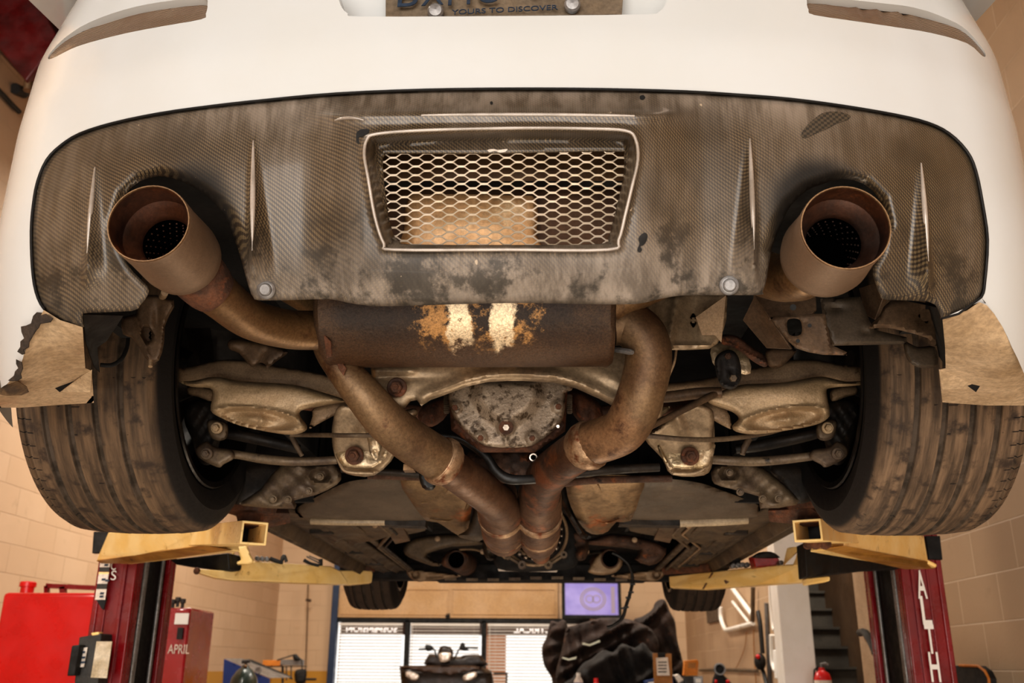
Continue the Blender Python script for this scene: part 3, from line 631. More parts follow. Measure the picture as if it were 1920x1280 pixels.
pipe('front_pipe', [(820, 860, -.33, 36), (870, 895, -.22, 36), (925, 935, -.06, 36), (945, 960, .08, 37)], M['piperust'], exh)
pipe('resonator_can', [(930, 930, 0, 41), (940, 968, .12, 42), (945, 1000, .30, 40), (946, 1008, .33, 36), (948, 1016, .38, 20)], M['piperust'], exh, k=3)
for pts_ in ([(938, 962, .10, 43.5), (940, 968, .12, 43.5)], [(944, 990, .26, 42.5), (945, 996, .28, 42)], [(1011, 962, .10, 43.5), (1011, 968, .12, 43.5)], [(1010, 990, .24, 41.5), (1010, 996, .26, 41)]): pipe('weld_bead', pts_, M['clampm'], exh, k=2)
pipe('pipe_clamp', [(821, 859, -.338, 44), (826, 862, -.334, 47), (832, 866, -.33, 47), (837, 869, -.325, 44)], M['clampm'], exh, cap=True, k=2)
pipe('crossover_pipe', [(1150, 606, -.50, 42), (1176, 606, -.50, 43), (1205, 628, -.50, 44), (1216, 668, -.49, 44), (1207, 720, -.47, 44), (1186, 780, -.44, 44), (1160, 812, -.41, 43), (1105, 832, -.37, 42)], M['pipe'], exh)
pipe('pipe_clamp', [(1112, 830, -.373, 44), (1108, 832, -.37, 47), (1100, 837, -.362, 47), (1096, 840, -.355, 43)], M['clampm'], exh, cap=True, k=2)
pipe('front_pipe', [(1110, 830, -.37, 40), (1060, 862, -.28, 38), (1020, 900, -.12, 38), (1008, 950, .06, 38)], M['piperust'], exh)
pipe('resonator_can', [(1012, 925, 0, 41), (1011, 965, .12, 42), (1010, 1000, .28, 39), (1011, 1014, .34, 34), (1013, 1022, .40, 20), (1014, 1040, .5, 18)], M['piperust'], exh, k=3)
m = MB(); v = cy_(768, 878, -.33); m.tube([v, v+Vector((0, .0, .03))], .006, 8).box(v, (.018, .02, .01)); m.build('clamp_bolt', M['pipegold'], exh)
pipe('rear_hanger_pipe', [(535, 540, -.40, 24), (575, 566, -.42, 22), (606, 590, -.44, 20)], M['pipegold'], exh)
pipe('hanger_rod', [(1152, 655, -.5, 5), (1180, 659, -.52, 6), (1186, 661, -.525, 4)], M['greymetal'], exh, n=8)
plate('pipe_bracket', [(606, 625, -.57), (620, 640, -.57), (622, 668, -.56), (612, 672, -.56)], M['rustred'], exh, .004)
for pts in ([(628, 668, -.50), (640, 676, -.5), (650, 690, -.5), (644, 704, -.5), (634, 690, -.5), (632, 680, -.5)],): plate('rust_scab', pts, M['rustred'], exh, .003)
# ------------------------------------------------------------------ underside of the car
def g(X, Y, *a): return gauss(X, Y, *a)
m = MB()
m.prism([(-.52, -.78, .475), (.52, -.78, .475), (.74, -.60, .475), (.84, -.3, .475), (.84, 3.3, .475), (-.84, 3.3, .475), (-.84, -.3, .475), (-.74, -.6, .475)], (0, 0, .01)); m.build('underbody', M['dark'], car); MB().box((0, 2.0, .33), (1.2, 2.4, .01)).build('tunnel_roof', M['dark'], car)
for c_, d_ in [q for s in (-1, 1) for q in (((s*.62, -.56, .36), (.02, .22, .22)), ((s*.52, .2, .36), (.02, .55, .24)), ((s*.69, .42, .30), (.36, .02, .34)), ((s*.5, 2.25, .36), (.02, .8, .24)))]: MB().box(c_, d_).build('wheel_housing', M['dark'], car)
MB().box((0, .62, .33), (1.1, .02, .3)).build('bulkhead', M['dark'], car); MB().box((0, 3.2, .36), (1.5, .02, .24)).build('bulkhead', M['dark'], car)
# outer shell of the body, fender to nose
def side(s):
    pts = [(-.40, .17), (-.40, .80), (-.2, .86), (.9, .93), (2.0, .9), (2.9, .78), (3.35, .6), (3.42, .3), (3.05, .16)]
    for c, r in ((2.65, .36),): pts += [(c+r*math.cos(a), max(.15, .30+r*math.sin(a))) for a in np.linspace(0, pi, 12)]
    pts += [(2.25, .22), (.42, .22)]
    pts += [(r*math.cos(a)*1.0, max(.15, .33+r*math.sin(a))) for r in (.375,) for a in np.linspace(0, pi, 12)]
    V, Fc = cdt(pts, .09); P = []
    for y, z in V: P.append((s*(.872-.10*max(0, (y-2.6))**1.5-.35*max(0, z-.55)**2-.03*math.sin(min(max((y-.4)/1.9, 0), 1)*pi)), y, z))
    MB().add(P, Fc).build('body_side', M['paint'], car, solid=.003)
side(-1); side(1)
m = MB(); m.add([(-.85, -.84, .80), (.85, -.84, .80), (.80, .2, .93), (-.80, .2, .93), (-.6, .3, .95), (.6, .3, .95)], [(0, 1, 2, 3)]); m.build('boot_lid', M['paint'], car)
# --- wheels
def wheel(s, yc, w, xc, R, Rr, mt, camber, front=False):
    root = bpy.data.objects.new('front_wheel' if front else 'rear_wheel', None); COL.objects.link(root); root.parent = car; root.location = (xc*s, yc, R); root.rotation_euler = (0, s*camber, 0); root.empty_display_size = .1
    h = w/2; P = []
    rr = Rr+.004
    P = [(-h+.022, rr-.004), (-h+.006, rr+.006), (-h-.004, rr+.03), (-h-.006, (R+Rr)/2), (-h+.002, R-.032), (-h+.010, R-.016), (-h+.020, R-.007)]
    for x0, gw in ((-.52, .010), (-.18, .009), (.17, .009), (.50, .010)) if not front else ((-.55, .012), (-.18, .013), (.18, .013), (.55, .012)):
        x = x0*h; c = lambda q: R-.006*(q/h)**2*1.2
        dp = .0045 if not front else .008
        P += [(x-gw/2-.001, c(x)), (x-gw/2+.001, c(x)-dp), (x+gw/2-.001, c(x)-dp), (x+gw/2+.001, c(x))]
    P += [(h-.030, R-.0055), (h-.028, R-.010), (h-.025, R-.010), (h-.023, R-.0065), (h-.010, R-.014), (h-.002, R-.034), (h+.006, (R+Rr)/2), (h+.004, rr+.03), (h-.006, rr+.006), (h-.022, rr-.004)]
    t = MB().lathe((0, 0, 0), (1*s, 0, 0), P, 96 if not front else 64).build('tyre', mt, root, sharp=30)
    m = MB().lathe((0, 0, 0), (s, 0, 0), [(-h+.020, rr-.002), (-h+.004, rr+.004), (-h+.001, rr+.001), (-h+.003, rr-.010), (-h+.020, rr-.014), (-h+.032, rr-.026), (-h+.075, rr-.034), (-h+.085, rr-.044), (h-.03, rr-.047), (h-.01, rr-.01), (h, rr)], 72)
    rim = m.build('rim', M['rimdark'], root, sharp=35)
    m = MB().lathe((0, 0, 0), (s, 0, 0), [(h-.07, 0), (h-.07, .075), (h-.04, .08), (h-.03, 0)], 32)
    for k in range(5):
        a = 2*pi*k/5+.3; a2 = a+.12
        for b in (-.1, .1): m.bar((s*(h-.05), .05*math.cos(a), .05*math.sin(a)), (s*(h-.03), (rr-.04)*math.cos(a+b), (rr-.04)*math.sin(a+b)), .022, .03, up=(1, 0, 0))
    m.build('spokes', M['rimdark'], root)
    MB().lathe((0, 0, 0), (s, 0, 0), [(-.01, .07), (-.01, .15), (.012, .15), (.012, .07)], 48, closed=True).build('brake_disc', M['linkdark'], root)
    MB().lathe((0, 0, 0), (s, 0, 0), [(-h+.06, 0), (-h+.06, .045), (-.02, .07), (.03, .07), (.03, 0)], 24).build('hub', M['linkdark'], root)
M['rimdark'] = MAT('dark_wheel_barrel', '#15110e', '#221b16', 9, .42, .5)
for s in (-1, 1): wheel(s, 0, .27, .757, .329, .2286, M['tyreL' if s < 0 else 'tyreR'], -.012)
for s in (-1, 1): wheel(s, 2.65, .23, .744, .322, .2286, M['tyre2'], -.0, True)
sub = empty('rear_subframe'); sub.parent = car
AR = [(790, 761), (807, 750), (846, 736), (874, 725), (914, 716), (950, 714), (981, 714), (1037, 717), (1080, 728), (1122, 747), (1153, 763), (1190, 785)]
crs = [(690, 650), (900, 640), (1160, 650), (1240, 660), (1250, 720), (1240, 780), (1215, 798)]+AR[::-1]+[(782, 750), (770, 752), (760, 764), (738, 768), (722, 760), (712, 745), (700, 728)]
def rl_cross(X, Y):
    d = dpoly(X, Y, AR, False); h = .012*np.exp(-((d-13)/10.)**2)*ss(770, 800, X)
    h += .007*np.exp(-((Y-694)/7.)**2)*ss(790, 770, X)-.006*g(X, Y, 744, 708, 60, 6); h += .006*g(X, Y, 744, 727, 26, 22); h += .008*g(X, Y, 1150, 712, 40, 14, .4)
    return h
puff('crossmember', crs, -.40, M['subframe'], sub, H=.012, w=9, smooth=0, step=5, relief=rl_cross, lines=[[(a, b-q_) for a, b in crom([(x_, y_) for x_, y_ in AR[1:-1]], 4)] for q_ in (7, 13, 19, 26)])
bolt('crossmember_bolt', 744, 726, -.43, 15, M['rustred'], sub)
for i, pts in enumerate(([(700, 742), (735, 772), (775, 765), (784, 774), (770, 786), (735, 792), (712, 775)], [(740, 788), (775, 780), (786, 790), (790, 806), (770, 800)])):
    puff('crossmember_fold', pts, -.36+.03*i, M['subframe'], sub, H=.012, w=10, step=5)
puff('pressed_panel', [(1150, 572), (1230, 556), (1300, 548), (1364, 548), (1362, 600), (1352, 632), (1345, 644), (1330, 654), (1290, 656), (1258, 656), (1240, 620), (1180, 600)], -.42, M['subframe'], sub, H=.006, w=8, smooth=0, step=6,
     relief=lambda X, Y: .014*np.exp(-(((X-1225)-.3*(Y-600))/11.)**2)+.012*np.exp(-(((X-1262)+.2*(Y-600))/9.)**2)-.01*g(X, Y, 1300, 600, 14, 60)+.008*np.exp(-((Y-650)/5.)**2))
plate('support_gusset', [(1362, 552, -.47), (1304, 594, -.46), (1316, 628, -.45), (1340, 628, -.45), (1353, 642, -.45)], M['alu'], sub, .004)
# subframe feet
LF = [(634, 762), (624, 790), (622, 815), (625, 845), (634, 870), (650, 888), (702, 891), (742, 850), (722, 822), (696, 790), (664, 762)]
RF = [(1207, 820), (1242, 860), (1260, 890), (1320, 891), (1336, 868), (1337, 827), (1339, 782), (1330, 764), (1292, 758), (1232, 803)]
def foot(ol, bx, sg):
    def rel(X, Y):
        h = .01*ss(6, 14, dpoly(X, Y, ol))*0+.008*g(X, Y, bx, 855, 34, 26)-.006*g(X, Y, bx, 855, 22, 17)
        h += -.008*np.exp(-((Y-880)/3.)**2)+.012*g(X, Y, bx+sg*22, 790, 10, 34, .5*sg)
        return h
    o = puff('subframe_foot', ol, 0, M['subframe'], sub, H=.016, w=9, step=4, relief=rel, yf=lambda x, y: -.16+.10*(y-760)/130)
    return o
foot(LF, 664, 1); foot(RF, 1294, -1)
for ol, bx in (([(628, 822), (700, 816), (732, 842), (700, 876), (650, 876), (634, 862), (627, 842)], 664), ([(1240, 828), (1334, 824), (1334, 862), (1318, 878), (1262, 878), (1246, 856), (1222, 828)], 1294)):
    puff('bare_steel_face', ol, -.105, M['bright'], sub, H=.006, w=8, step=4, relief=(lambda L_, bx_: lambda X, Y: L_(X, Y)+.004*g(X, Y, bx_, 854, 24, 20))(lumps((min(p[0] for p in ol), 815, max(p[0] for p in ol), 880), 26, .0035, 5, 14, int(bx)), bx))
bolt('foot_bolt', 664, 854, -.125, 14, M['rustred'], sub); bolt('foot_bolt', 1294, 855, -.125, 14, M['rustred'], sub)
pipe('foot_rim', [(630, 770, -.11, 3), (626, 815, -.10, 3), (629, 845, -.10, 3), (638, 870, -.10, 3), (652, 884, -.10, 3), (700, 887, -.10, 3)], M['subframe'], sub, n=8)
pipe('foot_rim', [(1334, 770, -.11, 3), (1337, 815, -.10, 3), (1334, 850, -.10, 3), (1322, 876, -.10, 3), (1300, 887, -.10, 3), (1262, 887, -.10, 3)], M['subframe'], sub, n=8)
# foil beside the feet
for pts in ([(686, 806), (704, 814), (716, 836), (706, 862), (694, 850), (690, 828)], [(1208, 792), (1222, 768), (1256, 762), (1244, 778), (1226, 792), (1214, 800)], [(1232, 828), (1244, 846), (1256, 878), (1246, 866), (1236, 848)]):
    puff('crumpled_foil', pts, -.14, M['bright'], sub, H=.006, w=5, step=3, relief=lumps((min(p[0] for p in pts), min(p[1] for p in pts), max(p[0] for p in pts), max(p[1] for p in pts)), 30, .005, 3, 8, 5))
# --- differential
dif = empty('differential'); dif.parent = car
puff('housing', [(840, 700), (1066, 700), (1062, 770), (1060, 808), (1036, 826), (1003, 848), (903, 848), (874, 826), (846, 806), (843, 765)], -.235, M['rustred'], dif, H=.014, w=6, step=7, smooth=0, relief=lambda X, Y: .002*np.sin(X*.3)*np.sin(Y*.24))
DCV = [(841, 738), (845, 767), (857, 792), (880, 815), (908, 835), (953, 839), (998, 835), (1032, 812), (1052, 792), (1059, 767), (1060, 738), (1074, 728), (1050, 706), (950, 700), (860, 706)]
DOME = [(886, 700), (1018, 700), (1024, 750), (1000, 782), (975, 798), (962, 805), (935, 805), (922, 797), (905, 784), (880, 752)]
def rl_dif(X, Y):
    ins = inpoly(X, Y, DOME); d = dpoly(X, Y, DOME); h = .026*ss(-4, 26, np.where(ins, d, -d))
    h += .012*ss(19, 12, ell(X, Y, 949, 801, 1, 1))-.004*ss(9, 6, ell(X, Y, 949, 801, 1, 1))
    for bx, by in ((853, 764), (1047, 762), (901, 821), (998, 821), (1046, 799)): h += .008*ss(15, 9, ell(X, Y, bx, by, 1, 1))
    h += .006*ss(5, 2, abs(X-949))*ss(805, 815, Y); return h
puff('rear_cover', DCV, -.265, M['diff'], dif, H=.012, w=8, step=4, relief=rl_dif)
for bx, by, r in ((853, 764, 7.5), (1047, 762, 7.5), (901, 821, 7.5), (998, 821, 7.5)): bolt('cover_bolt', bx, by, -.295, r, M['rustred'], dif, washer=False)
bolt('cover_bolt', 1046, 799, -.29, 5, M['steelbright'], dif, washer=False)
v = cy_(949, 801, -.298); MB().lathe(v, (0, -1, -.3), [(-.004, .0125), (.004, .0125), (.005, .010), (.003, .006), (.003, 0)], 24).build('drain_plug', M['rustred'], dif)
MB().lathe(v, (0, -1, -.3), [(.002, .0055), (.0055, .0055), (.006, 0)], 6).build('plug_socket', M['paper'], dif)
for x0, x1 in ((832, 843), (1063, 1073)):
    m = MB()
    for k in range(9): 
        a = cy_(x0, 743+k*3.6, -.22); b = cy_(x1, 743+k*3.6, -.22); m.bar(a, b, .004, .0018)
    m.bar(cy_((x0+x1)/2, 740, -.217), cy_((x0+x1)/2, 775, -.217), .008, .004, up=(0, 1, 0)); m.build('cooling_fin', M['link'], dif)
for pts in ([(1070, 728), (1120, 752), (1130, 790), (1100, 812), (1085, 790), (1072, 770)], [(790, 764), (838, 742), (838, 778), (810, 800), (786, 790)]):
    puff('drive_flange', pts, -.15, M['rustred'], dif, H=.03, w=20, step=6, relief=lambda X, Y: .004*np.sin(X*.25))
puff('pinion_nose', [(880, 846), (1030, 846), (1040, 890), (1010, 905), (930, 905), (890, 890)], -.12, M['rust'], dif, H=.02, w=16, step=7, relief=lambda X, Y: .004*np.sin(X*.2)*np.cos(Y*.3)-.02*ss(9, 5, ell(X, Y, 1000, 857, 1, 1)))
v = cy_(1000, 857, -.15); MB().lathe(v, (0, -1, -.3), [(0, .0075), (.002, .0075), (.002, .005), (-.004, .005)], 20).build('breather_ring', M['steelbright'], dif); MB().lathe(v, (0, -1, -.3), [(.0005, .0052), (.0005, 0)], 16).build('breather_hole', M['void'], dif)
# driveshafts
for s, a, b in ((-1, (790, 775), (470, 745)), (1, (1125, 775), (1480, 745))):
    MB().tube([cy_(a[0], a[1], -.02), cy_(b[0], b[1], -.0)], .016, 16).build('drive_shaft', M['rustred'], car)
# --- rear lower arms with spring seats
def arm(strip, bucket, el, branch, rot):
    root = empty('lower_arm'); root.parent = car
    puff('upper_flange', strip, -.12, M['alu'], root, H=.014, w=10, step=5, relief=lambda X, Y: .003*np.sin(X*.03))
    def rel(X, Y):
        e = ell(X, Y, el[0], el[1], 74, 19, rot); h = -.020*ss(1.05, .75, e)+.007*np.exp(-((e-1.15)/.13)**2)+.012*ss(.6, .1, e)
        h += .010*g(X, Y, el[0], el[1]-50, 90, 22)+.006*np.exp(-((X-el[0]-8)/5.)**2)*ss(.9, .5, e); return h
    puff('spring_bucket', bucket, -.17, M['alu2'], root, H=.022, w=12, step=4, relief=rel)
    puff('bucket_strut', branch, -.13, M['alu'], root, H=.006, w=6, step=5)
arm([(330, 688), (344, 689), (375, 683), (407, 675), (442, 674), (473, 677), (521, 686), (582, 697), (640, 712), (650, 745), (624, 744), (561, 729), (517, 724), (451, 720), (403, 712), (366, 719), (335, 716)],
    [(338, 716), (366, 713), (403, 706), (451, 714), (517, 718), (561, 723), (624, 741), (650, 752), (626, 757), (593, 763), (564, 770), (564, 782), (575, 797), (572, 808), (547, 815), (506, 810), (451, 798), (414, 783), (395, 769), (399, 742), (394, 728), (359, 725)],
    (482, 786), [(590, 764), (650, 750), (654, 764), (622, 781), (594, 796), (580, 803), (586, 780)], .12)
arm([(1235, 722), (1290, 714), (1330, 708), (1405, 692), (1455, 682), (1480, 675), (1530, 674), (1580, 684), (1622, 688), (1625, 716), (1585, 719), (1555, 712), (1530, 712), (1475, 722), (1425, 725), (1385, 727), (1355, 736), (1305, 734), (1238, 740)],
    [(1330, 742), (1385, 722), (1425, 719), (1475, 716), (1530, 706), (1555, 708), (1585, 715), (1618, 714), (1612, 722), (1558, 727), (1550, 736), (1556, 770), (1552, 784), (1530, 796), (1480, 806), (1417, 814), (1380, 809), (1373, 798), (1385, 785), (1376, 774), (1360, 767), (1330, 756)],
    (1472, 786), [(1298, 758), (1325, 754), (1362, 768), (1372, 800), (1364, 802), (1320, 777)], -.14)
# outer brake / knuckle parts
def knuckle(mir):
    root = empty('knuckle'); root.parent = car; K = (lambda x: x) if not mir else (lambda x: 1958-x)
    f = (lambda P: [(K(a), b) for a, b in P])
    puff('upright', f([(350, 755), (392, 748), (428, 772), (424, 800), (412, 828), (404, 862), (388, 872), (372, 862), (358, 820), (346, 790)]), .0, M['linkdark'], root, H=.03, w=16, step=6, relief=lambda X, Y: .004*np.sin(X*.3)*np.sin(Y*.2))
    puff('caliper_bridge', f([(352, 722), (398, 728), (398, 752), (372, 744), (352, 738)]), -.02, M['alu'], root, H=.012, w=8, step=5)
    puff('arm_end_bush', f([(388, 790), (404, 786), (424, 792), (428, 806), (424, 822), (410, 826), (394, 818)]), -.05, M['link'], root, H=.014, w=8, step=4)
    bolt('knuckle_bolt', K(406), 802, -.075, 9, M['alu2'], root, washer=True)
    puff('toe_link_fork', f([(371, 836), (388, 827), (404, 838), (434, 843), (440, 858), (420, 870), (412, 876), (398, 872), (376, 860), (368, 850)]), -.055, M['link'], root, H=.016, w=9, step=4)
    bolt('fork_bolt', K(387), 850, -.08, 9, M['link'], root)
knuckle(False); knuckle(True)
for nm, pts, mt in (('toe_link', [(425, 850, -.04, 9), (450, 853, -.03, 8), (500, 861, -.02, 9), (560, 865, -.01, 8.5), (632, 862, .0, 8)], 'link'), ('toe_link', [(1334, 861, .0, 9), (1405, 865, -.01, 9), (1460, 862, -.02, 9), (1530, 854, -.04, 8)], 'link'),
    ('upper_link', [(424, 812, .02, 10), (480, 822, .03, 11), (540, 836, .04, 10), (560, 842, .05, 9)], 'linkdark'), ('upper_link', [(1536, 811, .02, 10), (1490, 822, .03, 11), (1420, 836, .04, 11), (1380, 842, .05, 9)], 'linkdark'),
    ('brake_line', [(545, 815, -.10, 4), (582, 815, -.11, 4.5), (640, 816, -.19, 4.5), (700, 816, -.2, 4.5)], 'link'), ('brake_line', [(1202, 815, -.2, 5), (1280, 823, -.19, 5), (1355, 823, -.15, 5), (1430, 813, -.12, 4.5), (1470, 803, -.11, 4)], 'link'),
    ('sensor_lever', [(546, 816, -.05, 5), (556, 836, -.05, 5), (566, 854, -.05, 4)], 'link'), ('sensor_lever', [(1405, 822, -.05, 6), (1396, 838, -.05, 6), (1392, 852, -.05, 5)], 'link'),
    ('brace_rod', [(1206, 807, -.27, 6), (1250, 784, -.25, 6), (1300, 759, -.23, 6.5), (1345, 736, -.2, 7)], 'bracket'), ('sway_bar', [(1200, 748, -.2, 10), (1260, 743, -.2, 11), (1310, 737, -.2, 11), (1352, 735, -.2, 10)], 'bracket'),
    ('handbrake_cable', [(1268, 655, -.36, 2.5), (1264, 680, -.36, 2.5), (1254, 705, -.35, 2.5), (1244, 732, -.34, 2.5)], 'alu'),
    ('hose', [(700, 800, -.2, 5), (780, 812, -.2, 5), (835, 818, -.2, 6), (862, 822, -.2, 7), (890, 838, -.2, 8), (914, 858, -.2, 8), (930, 882, -.2, 9), (952, 897, -.2, 10), (985, 899, -.2, 9), (1040, 894, -.18, 9)], 'wire'),
    ('cross_rod', [(1000, 899, -.15, 9), (1066, 889, -.14, 9), (1150, 880, -.13, 9), (1236, 876, -.12, 8)], 'linkdark'), ('cross_rod', [(1040, 908, 0., 7), (1120, 900, 0., 7), (1260, 897, .0, 7)], 'rust'),
    ('cross_rod', [(640, 880, .02, 6), (720, 884, .02, 7), (790, 890, .02, 7)], 'linkdark'), ('cross_rod', [(690, 892, .06, 6), (760, 894, .06, 6), (800, 896, .06, 6)], 'rust')):
    pipe(nm, pts, M[mt], car, n=12)
puff('pipe_mount', [(786, 885), (808, 880), (818, 900), (812, 918), (792, 914)], -.1, M['wire'], car, H=.01, w=6, step=5)
# hanger isolator on the right
hg = empty('exhaust_hanger'); hg.parent = car
puff('hanger_plate', [(1334, 645), (1372, 648), (1404, 672), (1407, 700), (1386, 700), (1350, 690), (1336, 680)], -.28, M['bright'], hg, H=.004, w=4, step=5, smooth=2)
puff('rubber_isolator', [(1352, 660), (1366, 655), (1380, 662), (1388, 680), (1390, 705), (1384, 722), (1370, 730), (1354, 724), (1345, 708), (1340, 684), (1342, 670)], -.31, M['rubber'], hg, H=.018, w=6, step=4, relief=lambda X, Y: -.006*ss(8, 4, dpoly(X, Y, [(1357, 676), (1358, 690), (1376, 692), (1376, 716), (1358, 712)])))
bolt('hanger_pin', 1364, 668, -.335, 8, M['rustred'], hg, washer=False); bolt('hanger_pin', 1374, 709, -.335, 9, M['link'], hg, washer=False)
puff('rusty_heat_guard', [(1352, 628), (1375, 628), (1392, 636), (1412, 652), (1432, 664), (1440, 682), (1432, 688), (1410, 676), (1390, 660), (1370, 650), (1352, 644)], -.33, M['rustred'], car, H=.010, w=6, step=4, relief=lambda X, Y: .006*np.exp(-((Y-628-(X-1350)*.5-8)/3.)**2))
puff('cast_bracket', [(1437, 655), (1470, 650), (1494, 656), (1478, 676), (1464, 688), (1450, 690), (1438, 682)], -.2, M['bracket'], car, H=.016, w=10, step=5)
puff('cast_bracket', [(428, 640), (450, 634), (520, 650), (540, 660), (520, 676), (502, 690), (498, 684), (488, 680), (474, 688), (462, 678), (448, 662), (430, 654)], -.2, M['bracket'], car, H=.016, w=8, step=5, relief=lambda X, Y: -.010*g(X, Y, 492, 672, 5, 20, .4)+.006*g(X, Y, 440, 646, 14, 8))
# right hand bumper stay and beam
st = empty('bumper_stay'); st.parent = car
plate('stay_side', [(1392, 600, -.52), (1412, 560, -.54), (1413, 548, -.55), (1448, 548, -.56), (1443, 595, -.56), (1484, 655, -.54), (1437, 653, -.5)], M['bracket'], st, .004)
plate('stay_top', [(1413, 548, -.56), (1530, 546, -.57), (1531, 580, -.58), (1523, 588, -.585), (1443, 597, -.58)], M['bracket'], st, .004)
stp = [(1443, 595), (1523, 588), (1547, 588), (1551, 610), (1558, 646), (1588, 660), (1588, 666), (1543, 665), (1515, 660), (1493, 653), (1478, 640)]
puff('stay_face', stp, -.585, M['bracket'], st, H=.003, w=5, step=4, smooth=0, holes=[[(1477, 600), (1500, 600), (1502, 626), (1480, 627)]], relief=lambda X, Y: .004*np.exp(-((X-1549-.12*(Y-600))/2.5)**2)+.004*ss(3, 0, np.abs(dpoly(X, Y, [(1472, 606), (1478, 636), (1496, 648)], False)))-.003*ss(5, 3, ell(X, Y, 1507, 603, 1, 1)))
for px, py in ((1487, 576), (1518, 610), (1496, 639)): v = cy_(px, py, -.60); MB().lathe(v, (0, -1, -.3), [(0, .0045 if py < 600 else .0028), (.0006, .0045 if py < 600 else .0028), (.0006, 0)], 14).build('stay_hole', M['black'], st)
puff('side_rail', [(1538, 560), (1613, 556), (1630, 600), (1640, 618), (1700, 632), (1700, 645), (1560, 648), (1545, 610)], -.50, M['tank'], st, H=.008, w=10, step=6, smooth=0, relief=lambda X, Y: -.008*g(X, Y, 1566, 578, 16, 6)-.006*g(X, Y, 1625, 622, 16, 5))
puff('liner_flap', [(1630, 612), (1650, 590), (1670, 563), (1740, 566), (1752, 600), (1754, 648), (1740, 634), (1700, 622), (1660, 614), (1634, 616)], -.56, M['bracket'], st, H=.006, w=8, step=6, smooth=2, relief=lambda X, Y: .010*ss(1700, 1650, X)-.012*g(X, Y, 1735, 590, 22, 26))
puff('liner_cup', [(1695, 640), (1720, 650), (1753, 650), (1758, 684), (1736, 690), (1716, 686), (1700, 672)], -.5, M['tank'], st, H=.010, w=8, step=5)
plate('arch_liner', [(1660, 556, -.60), (1757, 577, -.66), (1766, 600, -.68), (1774, 640, -.62), (1774, 690, -.55), (1760, 668, -.5), (1753, 600, -.55), (1740, 572, -.58)], M['black'], st, .003)
plate('inner_strut', [(1610, 540, -.45), (1640, 530, -.5), (1655, 560, -.5), (1640, 600, -.47), (1622, 590, -.45)], M['bracket'], st, .01)
# left hand: bracket and liner flap
sl = empty('bumper_stay'); sl.parent = car
puff('stay_face', [(262, 552), (326, 562), (318, 590), (309, 612), (308, 640), (298, 676), (278, 677), (262, 654), (247, 633), (230, 626), (229, 594), (255, 588)], -.52, M['bracket'], sl, H=.014, w=7, step=4, smooth=2, relief=lambda X, Y: -.022*ss(1.1, .8, ell(X, Y, 276, 627, 11, 16, -.2))+.006*np.exp(-((X-258-.3*(Y-600))/4.)**2)-.008*g(X, Y, 295, 600, 8, 30))
pipe('stay_stud', [(305, 556, -.53, 7), (309, 548, -.56, 7)], M['alu'], sl, n=12)
pipe('stay_stud', [(283, 672, -.53, 4), (282, 687, -.535, 4)], M['alu'], sl, n=10)
plate('arch_liner', [(155, 590, -.70), (232, 592, -.62), (200, 640, -.56), (183, 652, -.55), (188, 700, -.5), (176, 688, -.52), (160, 640, -.60)], MAT('brown_flap', '#241a12', '#17110c', 8, .8), sl, .003)
pipe('liner_cup', [(188, 684, -.46, 4), (210, 684, -.45, 4), (228, 672, -.44, 4), (238, 650, -.43, 4), (240, 630, -.42, 4)], M['black'], sl, n=10)
# trailing arm castings beside the tank
puff('trailing_arm', [(456, 938), (490, 915), (529, 868), (575, 872), (624, 866), (640, 890), (632, 908), (592, 928), (552, 938), (553, 954), (456, 948)], .16, M['link'], car, H=.02, w=10, step=5, smooth=2, relief=lambda X, Y: -.016*ss(1.05, .75, ell(X, Y, 600, 891, 18, 12))+.006*np.exp(-((ell(X, Y, 600, 891, 20, 14)-1.15)/.15)**2)+.006*np.sin(X*.12)*np.sin(Y*.15))
puff('trailing_arm', [(1335, 900), (1341, 872), (1407, 866), (1449, 890), (1489, 926), (1494, 946), (1425, 953), (1422, 930), (1353, 912)], .16, M['link'], car, H=.02, w=10, step=5, smooth=2, relief=lambda X, Y: -.016*ss(1.05, .75, ell(X, Y, 1368, 887, 17, 12))+.006*np.exp(-((ell(X, Y, 1368, 887, 20, 14)-1.15)/.15)**2)+.006*np.sin(X*.12)*np.sin(Y*.15))
for x, y in ((600, 893), (512, 935), (540, 936), (579, 920), (1368, 885), (1388, 922), (1430, 935), (1460, 934)): bolt('arm_bolt', x, y, .12, 6, M['link'], car, washer=True)
puff('inner_splash_shield', [(440, 880), (529, 868), (520, 905), (490, 930), (440, 945)], .22, M['linkdark'], car, H=.01, w=14, step=8)
puff('inner_splash_shield', [(1442, 872), (1520, 880), (1530, 930), (1494, 944), (1470, 915)], .22, M['linkdark'], car, H=.01, w=14, step=8)
# tank skins, shields, tubes
TL = [(554, 954), (592, 932), (630, 912), (657, 902), (700, 897), (760, 896), (800, 905), (815, 975), (581, 971), (560, 965)]
TR = [(1160, 900), (1208, 898), (1262, 898), (1316, 906), (1350, 918), (1383, 930), (1425, 949), (1419, 962), (1395, 971), (1150, 971)]
for T_, s in ((TL, 1), (TR, -1)):
    puff('fuel_tank', T_, 0, M['tank'], car, H=.02, w=14, step=8, yf=lambda x, y: .28+.26*(y-900)/70., relief=lambda X, Y: .008*np.exp(-((Y-915)/10.)**2)+.004*ss(948, 952, Y))
SL = [(750, 900), (800, 898), (850, 902), (890, 925), (885, 948), (876, 1000), (860, 1004), (838, 990), (820, 979), (800, 976), (785, 960), (768, 936)]
SR = [(1209, 899), (1171, 890), (1110, 892), (1066, 900), (1064, 930), (1080, 970), (1100, 996), (1120, 1002), (1140, 996), (1156, 978), (1183, 976), (1200, 930)]
